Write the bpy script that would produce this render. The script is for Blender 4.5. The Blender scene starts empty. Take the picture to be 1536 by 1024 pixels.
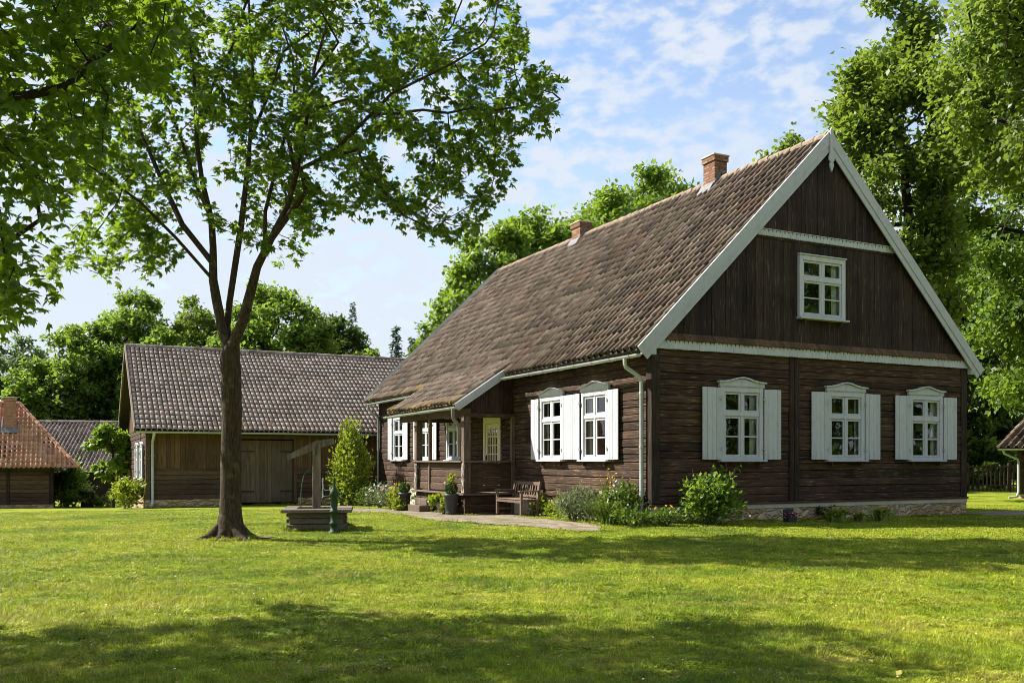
import bpy, math, random
import numpy as np
PI = math.pi
sc = bpy.context.scene
COL = sc.collection
rad = math.radians

# ------------------------------------------------------------------ frame
FOC, CX, CY, CAMH = 1350.0, 768.0, 690.0, 1.4      # photograph's pinhole, in photo pixels
AZ = rad(63.9)
G = np.array([math.sin(AZ), math.cos(AZ)])           # along the gable
L = np.array([-math.cos(AZ), math.sin(AZ)])          # along the long wall, away from us
HROT = math.atan2(G[1], G[0])
P0 = np.array([3.1, 19.9])                           # near corner of the house
B0 = np.array([-13.96, 34.4])                        # near corner of the barn

def smooth(x):
    x = np.clip(x, 0, 1); return x*x*(3-2*x)
def terr(X, Y):
    X = np.asarray(X, float); Y = np.asarray(Y, float)
    d = np.clip(Y-20, 0, 30)
    sl = .025 + .015*smooth((-X-8)/14) - .010*smooth((X-6)/10)
    return -sl*d
def ht(x, y): return float(terr(x, y))
def house_xy(t, s): 
    p = P0 + t*G + s*L; return float(p[0]), float(p[1])
def gp(u, v):
    dx, dz = (u-CX)/FOC, (CY-v)/FOC
    Y = 2.0
    while Y < 200:
        if CAMH + dz*Y < ht(dx*Y, Y): break
        Y += .05
    return dx*Y, Y
def at(u, Y):                                        # ground point in picture column u at distance Y
    x = (u-CX)/FOC*Y
    return (x, Y, ht(x, Y))

# ------------------------------------------------------------------ objects
def tag(o, label=None, cat=None, group=None, kind=None):
    if label: o['label'] = label
    if cat: o['category'] = cat
    if group: o['group'] = group
    if kind: o['kind'] = kind
    return o
def thing(name, label, cat, loc=(0, 0, 0), rz=0, group=None):
    o = bpy.data.objects.new(name, None); COL.objects.link(o)
    o.empty_display_size = .2
    o.location = loc; o.rotation_euler = (0, 0, rz)
    return tag(o, label, cat, group)
def link(name, me, parent=None, loc=None, rz=None):
    o = bpy.data.objects.new(name, me); COL.objects.link(o)
    if parent is not None: o.parent = parent
    if loc is not None: o.location = loc
    if rz is not None: o.rotation_euler = (0, 0, rz)
    return o
def copy_tree(o, parent=None):
    c = o.copy(); COL.objects.link(c); c.parent = parent
    for ch in list(o.children): copy_tree(ch, c)
    return c

class MB:
    """collects vertices and faces and links them as one mesh"""
    def __init__(self): self.v = []; self.f = []; self.sm = []; self.st = []
    def add(self, vs, fs, smooth=False):
        n = len(self.v); self.st.append((n, len(self.f))); self.v.extend([tuple(map(float, p)) for p in vs])
        self.f.extend([tuple(i+n for i in f) for f in fs]); self.sm.extend([smooth]*len(fs)); return self
    def box(self, x0, x1, y0, y1, z0, z1, bev=0):
        x0, x1 = min(x0, x1), max(x0, x1); y0, y1 = min(y0, y1), max(y0, y1)
        if bev <= 0:
            vs = [(x0,y0,z0),(x1,y0,z0),(x1,y1,z0),(x0,y1,z0),(x0,y0,z1),(x1,y0,z1),(x1,y1,z1),(x0,y1,z1)]
            return self.add(vs, [(0,3,2,1),(4,5,6,7),(0,1,5,4),(1,2,6,5),(2,3,7,6),(3,0,4,7)])
        b = bev; vs = []
        # 24-vertex chamfered box
        for sx, X in ((1,x0),(-1,x1)):
            for sy, Y in ((1,y0),(-1,y1)):
                for sz, Z in ((1,z0),(-1,z1)):
                    vs += [(X, Y+sy*b, Z+sz*b), (X+sx*b, Y, Z+sz*b), (X+sx*b, Y+sy*b, Z)]
        def i(a, b_, c, k): return (a*4+b_*2+c)*3+k
        fs = []
        for a in (0,1):
            q = [i(a,0,0,0), i(a,1,0,0), i(a,1,1,0), i(a,0,1,0)]; fs.append(q if a else q[::-1])
            q = [i(0,a,0,1), i(1,a,0,1), i(1,a,1,1), i(0,a,1,1)]; fs.append(q[::-1] if a else q)
            q = [i(0,0,a,2), i(1,0,a,2), i(1,1,a,2), i(0,1,a,2)]; fs.append(q if a else q[::-1])
        for a in (0,1):
            for c in (0,1):
                fs.append((i(a,c,0,0), i(a,c,1,0), i(a,c,1,1), i(a,c,0,1)))
                fs.append((i(a,0,c,0), i(a,1,c,0), i(a,1,c,2), i(a,0,c,2)))
                fs.append((i(0,a,c,1), i(1,a,c,1), i(1,a,c,2), i(0,a,c,2)))
        for a in (0,1):
            for c in (0,1):
                for e in (0,1): fs.append((i(a,c,e,0), i(a,c,e,1), i(a,c,e,2)))
        return self.add(vs, fs)
    def prism(self, poly, fn, d0, d1, smooth=False):
        """poly of (a,b); fn(a,b,d)->xyz; extruded from d0 to d1"""
        n = len(poly)
        vs = [fn(a, b, d0) for a, b in poly] + [fn(a, b, d1) for a, b in poly]
        fs = [tuple(range(n))[::-1], tuple(range(n, 2*n))] + [(k, (k+1) % n, n+(k+1) % n, n+k) for k in range(n)]
        return self.add(vs, fs, smooth)
    def beam(self, p, q, w, h, up=(0,0,1)):
        p = np.array(p, float); q = np.array(q, float); d = q-p; d /= np.linalg.norm(d)
        s = np.cross(d, up); s /= np.linalg.norm(s); u = np.cross(s, d)
        vs = []
        for e in (p, q):
            for a, b in ((-1,-1),(1,-1),(1,1),(-1,1)): vs.append(e + s*a*w/2 + u*b*h/2)
        return self.add(vs, [(3,2,1,0),(4,5,6,7),(0,1,5,4),(1,2,6,5),(2,3,7,6),(3,0,4,7)])
    def tube(self, path, r, n=8, cap=True, half=None):
        path = [np.array(p, float) for p in path]; m = len(path)
        rs = r if hasattr(r, '__len__') else [r]*m
        d = [path[min(i+1, m-1)]-path[max(i-1, 0)] for i in range(m)]
        d = [x/np.linalg.norm(x) for x in d]
        ref = np.array((0,0,1.)) if abs(d[0][2]) < .9 else np.array((1.,0,0))
        s = np.cross(d[0], ref); s /= np.linalg.norm(s); vs = []
        for i in range(m):
            s = s - d[i]*np.dot(s, d[i]); s /= np.linalg.norm(s); u = np.cross(s, d[i])
            for k in range(n):
                a = 2*PI*k/n; vs.append(path[i]+rs[i]*(math.cos(a)*s+math.sin(a)*u))
        fs = [(i*n+k, i*n+(k+1) % n, (i+1)*n+(k+1) % n, (i+1)*n+k) for i in range(m-1) for k in range(n)]
        self.add(vs, fs, True)
        if cap: 
            self.add(vs[:n], [tuple(range(n))[::-1]]); self.add(vs[-n:], [tuple(range(n))])
        return self
    def lathe(self, prof, c=(0,0,0), n=20, smooth=True):
        vs = []
        for r, z in prof:
            for k in range(n):
                a = 2*PI*k/n; vs.append((c[0]+r*math.cos(a), c[1]+r*math.sin(a), c[2]+z))
        fs = [(i*n+k, i*n+(k+1) % n, (i+1)*n+(k+1) % n, (i+1)*n+k) for i in range(len(prof)-1) for k in range(n)]
        self.add(vs, fs, smooth)
        self.add(vs[-n:], [tuple(range(n))]); self.add(vs[:n], [tuple(range(n))[::-1]])
        return self
    def mesh(self, name, m):
        me = bpy.data.meshes.new(name); me.from_pydata(self.v, [], self.f)
        me.polygons.foreach_set('use_smooth', self.sm)
        if m: me.materials.append(m)
        me.update(); return me
    def build(self, name, m, parent=None, loc=None, rz=None):
        return link(name, self.mesh(name, m), parent, loc, rz)

def each(mb, name, m, parent, group=1):
    """every piece of the builder as an object of its own (group = pieces per object)"""
    out = []; st = mb.st+[(len(mb.v), len(mb.f))]
    for k in range(0, len(mb.st), group):
        (v0, f0), (v1, f1) = st[k], st[min(k+group, len(mb.st))]; q = MB(); q.v = mb.v[v0:v1]; q.f = [tuple(i-v0 for i in f) for f in mb.f[f0:f1]]; q.sm = mb.sm[f0:f1]
        out.append(q.build(name, m, parent))
    return out
def np_mesh(name, V, F, m, smooth=False):
    """V (n,3), F (k,3|4) -> mesh, fast"""
    me = bpy.data.meshes.new(name); V = np.asarray(V, np.float32); F = np.asarray(F, np.int32)
    k = F.shape[1]
    me.vertices.add(len(V)); me.vertices.foreach_set('co', V.ravel())
    me.loops.add(F.size); me.loops.foreach_set('vertex_index', F.ravel())
    me.polygons.add(len(F)); me.polygons.foreach_set('loop_start', np.arange(0, F.size, k, dtype=np.int32))
    if smooth: me.polygons.foreach_set('use_smooth', np.ones(len(F), bool))
    if m: me.materials.append(m)
    me.update(calc_edges=True); return me

# ------------------------------------------------------------------ materials
class NT:
    def __init__(self, name):
        self.m = bpy.data.materials.new(name); self.m.use_nodes = True
        self.t = self.m.node_tree; self.t.nodes.clear()
        self.out = self.t.nodes.new('ShaderNodeOutputMaterial')
    def n(self, typ, **kw):
        nd = self.t.nodes.new(typ)
        for k, v in kw.items():
            if k.startswith('i_'): nd.inputs[k[2:].replace('_', ' ')].default_value = v
            else: setattr(nd, k, v)
        return nd
    def l(self, a, b): self.t.links.new(a, b)
    def coord(self, scale=(1,1,1), rot=(0,0,0)):
        tc = self.n('ShaderNodeTexCoord'); mp = self.n('ShaderNodeMapping')
        mp.inputs['Scale'].default_value = scale; mp.inputs['Rotation'].default_value = rot
        self.l(tc.outputs['Object'], mp.inputs['Vector']); return mp.outputs['Vector']
    def noise(self, vec, scale, detail=5, rough=.6, dist=0):
        nd = self.n('ShaderNodeTexNoise'); nd.inputs['Scale'].default_value = scale
        nd.inputs['Detail'].default_value = detail; nd.inputs['Roughness'].default_value = rough
        nd.inputs['Distortion'].default_value = dist
        self.l(vec, nd.inputs['Vector']); return nd.outputs['Fac']
    def ramp(self, fac, stops):
        nd = self.n('ShaderNodeValToRGB'); e = nd.color_ramp.elements
        while len(e) < len(stops): e.new(.5)
        for k, (p, c) in enumerate(stops):
            e[k].position = p; e[k].color = (c, c, c, 1) if not hasattr(c, '__len__') else (*c, 1)
        self.l(fac, nd.inputs['Fac']); return nd.outputs['Color']
    def mix(self, fac, a, b, typ='MIX'):
        nd = self.n('ShaderNodeMix', data_type='RGBA', blend_type=typ)
        for s, x in ((nd.inputs[0], fac), (nd.inputs[6], a), (nd.inputs[7], b)):
            if hasattr(x, 'links') or isinstance(x, bpy.types.NodeSocket): self.l(x, s)
            elif hasattr(x, '__len__'): s.default_value = (*x, 1)
            else: s.default_value = x
        return nd.outputs[2]
    def math(self, op, a, b=0.0):
        nd = self.n('ShaderNodeMath', operation=op)
        for s, x in ((nd.inputs[0], a), (nd.inputs[1], b)):
            if isinstance(x, bpy.types.NodeSocket): self.l(x, s)
            else: s.default_value = x
        return nd.outputs[0]
    def island(self):
        return self.n('ShaderNodeNewGeometry').outputs['Random Per Island']
    def rnd(self): return self.n('ShaderNodeObjectInfo').outputs['Random']
    def bsdf(self, col, rough=.8, bump=None, bstr=.3, bdist=.01, metal=0, spec=.5):
        p = self.n('ShaderNodeBsdfPrincipled')
        for s, x in ((p.inputs['Base Color'], col), (p.inputs['Roughness'], rough)):
            if isinstance(x, bpy.types.NodeSocket): self.l(x, s)
            elif hasattr(x, '__len__'): s.default_value = (*x, 1)
            else: s.default_value = x
        p.inputs['Metallic'].default_value = metal; p.inputs['Specular IOR Level'].default_value = spec
        if bump is not None:
            b = self.n('ShaderNodeBump'); b.inputs['Strength'].default_value = bstr; b.inputs['Distance'].default_value = bdist
            self.l(bump, b.inputs['Height']); self.l(b.outputs['Normal'], p.inputs['Normal'])
        return p
    def done(self, sh):
        self.l(sh.outputs[0], self.out.inputs['Surface']); return self.m

def wood(name, dark, mid, light, scale=(1.2,1.2,16), rough=.85, streak=.62, vary=.6, pale=None):
    k = NT(name); v = k.coord(scale)
    n1 = k.noise(v, 2.0, 8, .65, .3)
    c = k.ramp(n1, [(.3, dark), (.52, mid), (.72, light)])
    r = k.ramp(k.island(), [(0, 1-vary*.5), (1, 1+vary*.6)])
    c = k.mix(1.0, c, r, 'MULTIPLY')
    big = k.noise(k.coord((.5,.5,.7)), 1.3, 4, .6)
    c = k.mix(k.ramp(big, [(.4, 0.0), (.75, .55)]), c, light)
    if pale:
        s = k.noise(k.coord(tuple(x*1.7 for x in scale)), 1.7, 5, .55, .2)
        m = k.math('MULTIPLY', k.ramp(s, [(streak, 0.0), (streak+.1, .8)]), k.ramp(big, [(.35, .3), (.6, 1.0)]))
        c = k.mix(m, c, pale)
    p = k.bsdf(c, rough, k.noise(v, 5, 6, .7), .55, .02, spec=.25)
    return k.done(p)

def paint(name, col, dirt, rough=.55, amt=.5, scale=(3,3,3), lo=.5, hi=.8):
    k = NT(name); v = k.coord(scale)
    n = k.noise(v, 2.2, 7, .7)
    c = k.mix(k.ramp(n, [(lo, 0.0), (hi, amt)]), col, dirt)
    r = k.ramp(k.island(), [(0, .93), (1, 1.05)])
    c = k.mix(1.0, c, r, 'MULTIPLY')
    return k.done(k.bsdf(c, rough, k.noise(v, 14, 5, .7), .12, .01, spec=.35))

def tile_mat(name, cols, moss, moss_amt, red=None, spot=None):
    k = NT(name)
    c = k.ramp(k.island(), [(0, cols[0]), (.5, cols[1]), (1, cols[2])])
    n = k.noise(k.coord((1,1,1)), 9, 6, .7)
    c = k.mix(1.0, c, k.ramp(n, [(.25, .6), (.75, 1.3)]), 'MULTIPLY')
    big = k.noise(k.coord((.35,.35,.35)), 1.6, 6, .65)
    c = k.mix(k.ramp(big, [(.5, 0.0), (.75, moss_amt)]), c, moss)
    if red is not None:
        n3 = k.noise(k.coord((.3,.3,.3)), 2.3, 5, .6, .4)
        c = k.mix(k.ramp(n3, [(.56, 0.0), (.72, .65)]), c, red)
    if spot is not None:
        n4 = k.noise(k.coord((1,1,1)), 3.4, 7, .75)
        c = k.mix(k.ramp(n4, [(.64, 0.0), (.72, .8)]), c, spot)
    return k.done(k.bsdf(c, .85, n, .4, .01, spec=.2))

def leaf_mat(name, a, b, c, trans, tw=.42, rough=.45):
    k = NT(name)
    isl = k.island()
    n = k.noise(k.coord((1,1,1)), .55, 3, .5)
    x = k.math('ADD', k.math('MULTIPLY', isl, .55), k.math('MULTIPLY', n, .75))
    col = k.ramp(x, [(.3, a), (.62, b), (.95, c)])
    p = k.bsdf(col, rough, spec=.35)
    t = k.n('ShaderNodeBsdfTranslucent'); k.l(k.mix(.65, col, trans), t.inputs['Color'])
    m = k.n('ShaderNodeMixShader'); m.inputs[0].default_value = tw
    k.l(p.outputs[0], m.inputs[1]); k.l(t.outputs[0], m.inputs[2])
    return k.done(m)

def bark_mat(name, a, b, c, lichen=None):
    k = NT(name); v = k.coord((7,7,1.3))
    n = k.noise(v, 4.5, 8, .75, .8)
    col = k.ramp(n, [(.32, a), (.5, b), (.7, c)])
    if lichen:
        n2 = k.noise(k.coord((1,1,.8)), 5.5, 6, .7)
        col = k.mix(k.ramp(n2, [(.55, 0.0), (.68, .75)]), col, lichen)
    return k.done(k.bsdf(col, .9, n, .9, .03, spec=.15))

def plain(name, col, rough=.6, metal=0, var=.25, scale=8, bstr=.15):
    k = NT(name); n = k.noise(k.coord(), scale, 6, .65)
    c = k.mix(1.0, col, k.ramp(n, [(.25, 1-var), (.75, 1+var)]), 'MULTIPLY')
    return k.done(k.bsdf(c, rough, n, bstr, .01, metal))

M = {}
M['dark_log'] = wood('log_wood', (.010,.0055,.0035), (.040,.022,.0125), (.108,.062,.038), pale=(.33,.205,.12), scale=(.8,.8,16), streak=.565, vary=1.0)  # weathered brown log wood, the same on every side of the house
M['plank_v'] = wood('plank_wood', (.010,.006,.004), (.026,.016,.0105), (.066,.044,.032), (15,15,.8), pale=(.19,.145,.11), streak=.6, vary=.9)
M['barn_plank'] = wood('barn_plank_wood', (.044,.023,.011), (.100,.056,.028), (.165,.10,.055), (13,13,.9), vary=.8)
M['barn_log'] = wood('barn_log_wood', (.032,.020,.012), (.078,.050,.031), (.13,.09,.060), pale=(.26,.19,.125), vary=.8)
M['grey_wood'] = wood('grey_wood', (.07,.055,.042), (.16,.125,.095), (.26,.21,.165), (9,9,1.2), vary=.5)
M['porch_wood'] = wood('porch_wood', (.026,.014,.008), (.065,.037,.022), (.13,.082,.052), (2,2,12), vary=.6)
M['post_wood'] = wood('post_wood', (.05,.034,.024), (.12,.085,.06), (.2,.15,.11), (9,9,1), vary=.3)
M['bench_wood'] = wood('bench_wood', (.07,.045,.03), (.15,.10,.07), (.23,.165,.12), (8,8,8), vary=.5)
M['well_wood'] = wood('well_wood', (.045,.035,.025), (.11,.088,.066), (.2,.165,.125), (3,3,9), vary=.6)
M['door_wood'] = wood('barn_door_wood', (.05,.035,.022), (.11,.08,.052), (.17,.13,.09), (14,14,.8), vary=.5)
M['white'] = paint('white_paint', (.505,.51,.535), (.22,.21,.19), amt=.6, scale=(5,5,1.2))
M['verge'] = paint('verge_paint', (.455,.46,.48), (.20,.20,.185), amt=.45, scale=(2,2,2))
M['peel'] = paint('peeling_paint', (.52,.49,.45), (.09,.058,.04), amt=1.0, scale=(9,9,2.6), lo=.42, hi=.5)
M['cream'] = paint('cream_paint', (.78,.70,.44), (.5,.42,.25), amt=.3)
M['gutter'] = plain('gutter_metal', (.42,.45,.43), .45, .25, .2, 4)
M['old_pipe'] = plain('stained_pipe', (.19,.165,.135), .7, .1, .5, 7)
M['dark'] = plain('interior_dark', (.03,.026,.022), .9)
M['curtain'] = plain('curtain_cloth', (.80,.80,.77), .9, 0, .12, 3)
M['tile'] = tile_mat('house_tiles', ((.060,.043,.032),(.126,.092,.068),(.215,.162,.122)), (.115,.098,.050), .5, (.165,.085,.048), None)
M['tile_moss'] = tile_mat('mossy_tiles', ((.10,.07,.045),(.17,.12,.08),(.26,.19,.12)), (.30,.19,.04), .9, None, (.45,.24,.03))
M['moss'] = plain('orange_moss', (.42,.22,.025), .95, 0, .6, 7, .5)
M['barn_tile'] = tile_mat('barn_tiles', ((.29,.22,.175),(.37,.29,.235),(.45,.365,.305)), (.20,.155,.10), .4)
M['red_tile'] = tile_mat('red_tiles', ((.40,.19,.115),(.50,.26,.16),(.57,.335,.22)), (.24,.19,.075), .6)
M['dull_tile'] = tile_mat('dull_tiles', ((.17,.125,.10),(.28,.215,.18),(.40,.32,.27)), (.15,.14,.09), .5)
M['batten'] = plain('roof_underlay', (.035,.026,.02), .9)
M['mortar'] = plain('ridge_mortar', (.26,.185,.13), .9, 0, .5, 5)
M['iron'] = plain('dark_iron', (.03,.03,.03), .5, .6)
M['pump'] = plain('green_pump_paint', (.012,.042,.010), .65, 0, .2, 10)
M['lead'] = plain('lead_flashing', (.15,.15,.15), .7, .2, .4, 8)
M['grey_metal'] = plain('worn_steel', (.45,.46,.47), .4, .7)
M['pot'] = plain('dark_pot', (.028,.03,.031), .5, 0, .25, 6)
M['soil'] = plain('soil', (.045,.03,.02), .95)
M['rope'] = plain('green_hose', (.045,.075,.03), .6)
M['stone_cap'] = plain('plaster_plinth', (.50,.44,.35), .9, 0, .2, 5, .4)

def stone_mat():
    k = NT('rubble_stone'); v = k.coord((1.6,1.6,3.4))
    w = k.noise(k.coord(), 3.0, 4, .6)
    vm = k.n('ShaderNodeVectorMath', operation='ADD'); k.l(v, vm.inputs[0]); k.l(w, vm.inputs[1])
    vo = k.n('ShaderNodeTexVoronoi'); vo.inputs['Scale'].default_value = 2.0; k.l(vm.outputs[0], vo.inputs['Vector'])
    ve = k.n('ShaderNodeTexVoronoi', feature='DISTANCE_TO_EDGE'); ve.inputs['Scale'].default_value = 2.0; k.l(vm.outputs[0], ve.inputs['Vector'])
    sp = k.n('ShaderNodeSeparateColor'); k.l(vo.outputs['Color'], sp.inputs[0])
    c = k.ramp(sp.outputs[0], [(0, (.34,.225,.11)), (.45, (.56,.40,.21)), (.75, (.64,.50,.31)), (1, (.48,.39,.28))])
    n = k.noise(k.coord(), 14, 6, .7)
    c = k.mix(1.0, c, k.ramp(n, [(.2, .6), (.8, 1.3)]), 'MULTIPLY')
    e = k.ramp(ve.outputs['Distance'], [(0.0, 1.0), (.10, 0.0)])
    c = k.mix(e, c, (.30,.23,.15))
    h = k.math('ADD', k.ramp(ve.outputs['Distance'], [(0, 0.0), (.22, 1.0)]), k.math('MULTIPLY', n, .5))
    return k.done(k.bsdf(c, .9, h, .9, .05, spec=.2))
M['stone'] = stone_mat()

def brick_mat(name, a, b, mort):
    k = NT(name); tc = k.n('ShaderNodeTexCoord')
    sx = k.n('ShaderNodeSeparateXYZ'); k.l(tc.outputs['Object'], sx.inputs[0])
    cb = k.n('ShaderNodeCombineXYZ'); k.l(k.math('ADD', sx.outputs[0], sx.outputs[1]), cb.inputs[0]); k.l(sx.outputs[2], cb.inputs[1])
    br = k.n('ShaderNodeTexBrick'); k.l(cb.outputs[0], br.inputs['Vector'])
    br.inputs['Scale'].default_value = 1.0; br.inputs['Brick Width'].default_value = .25; br.inputs['Row Height'].default_value = .078
    br.inputs['Mortar Size'].default_value = .013
    br.inputs['Color1'].default_value = (*a, 1); br.inputs['Color2'].default_value = (*b, 1); br.inputs['Mortar'].default_value = (*mort, 1)
    n = k.noise(tc.outputs['Object'], 9, 6, .7)
    c = k.mix(1.0, br.outputs['Color'], k.ramp(n, [(.25, .6), (.75, 1.3)]), 'MULTIPLY')
    return k.done(k.bsdf(c, .9, br.outputs['Fac'], -.5, .02, spec=.2))
M['brick'] = brick_mat('old_brick', (.22,.085,.045), (.38,.22,.135), (.12,.09,.07))
M['brick_red'] = brick_mat('red_brick', (.33,.12,.065), (.42,.17,.09), (.32,.25,.2))

def glass_mat():
    k = NT('window_glass')
    fr = k.n('ShaderNodeFresnel'); fr.inputs['IOR'].default_value = 1.5
    f = k.math('ADD', k.math('MULTIPLY', fr.outputs[0], 1.5), .05)
    t = k.n('ShaderNodeBsdfTransparent'); t.inputs['Color'].default_value = (.82,.86,.84,1)
    g = k.n('ShaderNodeBsdfGlossy'); g.inputs['Roughness'].default_value = .02
    b = k.n('ShaderNodeBump'); b.inputs['Strength'].default_value = .12; b.inputs['Distance'].default_value = .02
    k.l(k.noise(k.coord(), 2.2, 2, .5), b.inputs['Height']); k.l(b.outputs[0], g.inputs['Normal'])
    m = k.n('ShaderNodeMixShader'); k.l(f, m.inputs[0]); k.l(t.outputs[0], m.inputs[1]); k.l(g.outputs[0], m.inputs[2])
    return k.done(m)
M['glass'] = glass_mat()

def lawn_colour(k):
    big = k.noise(k.coord((1,1,0)), .42, 6, .68)
    mid = k.noise(k.coord((.7,1.5,0)), 1.5, 6, .72)
    c = k.ramp(big, [(.38, (.140,.215,.013)), (.50, (.275,.345,.017)), (.62, (.385,.405,.034))])
    c = k.mix(k.ramp(mid, [(.50, 0.0), (.68, .7)]), c, (.42,.34,.09))
    c = k.mix(k.ramp(mid, [(.30, .85), (.46, 0.0)]), c, (.065,.125,.010))
    sm_ = k.noise(k.coord((1,1,0)), 6.5, 4, .6)
    c = k.mix(1.0, c, k.ramp(sm_, [(.30, .62), (.70, 1.32)]), 'MULTIPLY')
    return c
def lawn_mat():
    k = NT('lawn_turf'); c = lawn_colour(k)
    f = k.noise(k.coord((1,1,0)), 16, 6, .75); f2 = k.noise(k.coord((1,1,0)), 4.5, 6, .75)
    c = k.mix(1.0, c, k.ramp(f, [(.25, .42), (.75, 1.2)]), 'MULTIPLY')
    c = k.mix(1.0, c, k.ramp(f2, [(.3, .75), (.7, 1.2)]), 'MULTIPLY')
    h = k.math('ADD', f, f2)
    return k.done(k.bsdf(c, .9, h, .8, .06, spec=.1))
M['lawn'] = lawn_mat()
def blade_mat():
    k = NT('grass_blade'); c = lawn_colour(k)
    c = k.mix(1.0, c, k.ramp(k.island(), [(0, .6), (.8, 1.3), (1, 1.8)]), 'MULTIPLY')
    p = k.bsdf(c, .5, spec=.3)
    t = k.n('ShaderNodeBsdfTranslucent'); k.l(k.mix(.4, c, (.20,.24,.02)), t.inputs['Color'])
    m = k.n('ShaderNodeMixShader'); m.inputs[0].default_value = .42
    k.l(p.outputs[0], m.inputs[1]); k.l(t.outputs[0], m.inputs[2]); return k.done(m)
M['blade'] = blade_mat()
def path_mat():
    k = NT('paved_path'); v = k.coord((1,1,0), (0,0,HROT))
    vo = k.n('ShaderNodeTexVoronoi', feature='DISTANCE_TO_EDGE'); vo.inputs['Scale'].default_value = 4.5; k.l(v, vo.inputs['Vector'])
    v2 = k.n('ShaderNodeTexVoronoi'); v2.inputs['Scale'].default_value = 4.5; k.l(v, v2.inputs['Vector'])
    s = k.n('ShaderNodeSeparateColor'); k.l(v2.outputs['Color'], s.inputs[0])
    n = k.noise(v, 8, 7, .75)
    c = k.ramp(s.outputs[0], [(0, (.175,.135,.095)), (.5, (.245,.195,.14)), (1, (.31,.255,.19))])
    c = k.mix(1.0, c, k.ramp(n, [(.2, .7), (.8, 1.25)]), 'MULTIPLY')
    c = k.mix(k.ramp(vo.outputs['Distance'], [(0, .7), (.06, 0.0)]), c, (.15,.12,.07))
    b = k.noise(v, .9, 4, .6)
    c = k.mix(k.ramp(b, [(.50, 0.0), (.66, .75)]), c, (.11,.12,.03))
    h = k.math('ADD', k.ramp(vo.outputs['Distance'], [(0, 0.0), (.08, 1.0)]), n)
    return k.done(k.bsdf(c, .9, h, .5, .02, spec=.2))
M['path'] = path_mat()
M['dirt'] = plain('bare_dirt', (.13,.09,.055), .95, 0, .4, 9, .5)

M['leaf_main'] = leaf_mat('lawn_tree_leaf', (.026,.066,.010), (.055,.120,.012), (.120,.190,.018), (.31,.45,.025), .55)
M['leaf_near'] = leaf_mat('near_tree_leaf', (.026,.064,.008), (.050,.112,.010), (.110,.178,.014), (.29,.42,.02), .53)
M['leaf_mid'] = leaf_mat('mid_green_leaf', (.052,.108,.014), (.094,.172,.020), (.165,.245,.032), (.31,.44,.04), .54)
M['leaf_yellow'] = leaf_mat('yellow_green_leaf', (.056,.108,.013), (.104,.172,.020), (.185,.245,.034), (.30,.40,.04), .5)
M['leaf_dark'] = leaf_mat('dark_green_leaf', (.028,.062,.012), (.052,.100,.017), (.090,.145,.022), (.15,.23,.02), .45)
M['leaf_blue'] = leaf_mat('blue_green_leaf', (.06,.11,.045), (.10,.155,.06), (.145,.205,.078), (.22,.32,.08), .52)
M['needle'] = leaf_mat('conifer_needle', (.016,.045,.018), (.032,.072,.026), (.055,.105,.036), (.06,.11,.03), .25)
M['dry_leaf'] = leaf_mat('dry_leaf', (.16,.08,.02), (.33,.24,.05), (.50,.42,.10), (.4,.3,.05), .3)
M['leaf_lime'] = leaf_mat('lime_leaf', (.085,.140,.010), (.160,.220,.016), (.26,.30,.030), (.38,.44,.03), .48)
M['leaf_plant'] = leaf_mat('garden_leaf', (.040,.085,.012), (.080,.140,.018), (.15,.205,.030), (.22,.31,.03))
M['leaf_grey'] = leaf_mat('grey_green_leaf', (.07,.10,.05), (.13,.16,.08), (.24,.25,.15), (.22,.27,.09))
M['leaf_hosta'] = leaf_mat('variegated_leaf', (.10,.17,.02), (.28,.33,.06), (.55,.55,.20), (.45,.50,.10))
M['leaf_box'] = leaf_mat('box_leaf', (.012,.034,.010), (.028,.060,.018), (.055,.10,.034), (.06,.13,.02))
M['bark'] = bark_mat('maple_bark', (.018,.012,.008), (.060,.041,.027), (.130,.095,.066), (.15,.135,.07))
M['bark2'] = bark_mat('forest_bark', (.018,.013,.010), (.042,.032,.025), (.075,.06,.048))
M['stem'] = plain('plant_stem', (.06,.085,.025), .7)
for nm, c in (('yellow', (.75,.48,.04)), ('pink', (.62,.22,.28)), ('cream_flower', (.72,.68,.50)), ('orange', (.80,.22,.03)), ('violet', (.35,.08,.32)), ('white_flower_glint', (.8,.8,.76)), ('red_young', (.22,.10,.05))):  # the white also colours the painted glint flecks on the lawn
    M[nm] = plain(nm + '_petal', c, .6, 0, .2, 20)

# ------------------------------------------------------------------ world, sun, camera
w = bpy.data.worlds.new('World'); sc.world = w; w.use_nodes = True
SUN_EL, SUN_DIR = rad(43), np.array((-.961, .276))
nt = w.node_tree; nt.nodes.clear()
def wn(t): return nt.nodes.new(t)
out = wn('ShaderNodeOutputWorld'); bg = wn('ShaderNodeBackground'); sky = wn('ShaderNodeTexSky')
sky.sky_type = 'NISHITA'; sky.sun_disc = False; sky.sun_elevation = SUN_EL
sky.sun_rotation = math.atan2(SUN_DIR[0], SUN_DIR[1]); sky.altitude = 100; sky.air_density = 1.0; sky.dust_density = .25; sky.ozone_density = 1.6
tc = wn('ShaderNodeTexCoord'); sp = wn('ShaderNodeSeparateXYZ'); nt.links.new(tc.outputs['Generated'], sp.inputs[0])
def wm(op, a, b=0.0, c=None):
    m = wn('ShaderNodeMath'); m.operation = op
    for i, x in enumerate((a, b) if c is None else (a, b, c)):
        if isinstance(x, bpy.types.NodeSocket): nt.links.new(x, m.inputs[i])
        else: m.inputs[i].default_value = x
    return m.outputs[0]
den = wm('ADD', wm('MAXIMUM', sp.outputs[2], 0.0), .12)
cb = wn('ShaderNodeCombineXYZ'); nt.links.new(wm('DIVIDE', sp.outputs[0], den), cb.inputs[0]); nt.links.new(wm('DIVIDE', sp.outputs[1], den), cb.inputs[1])
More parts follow.
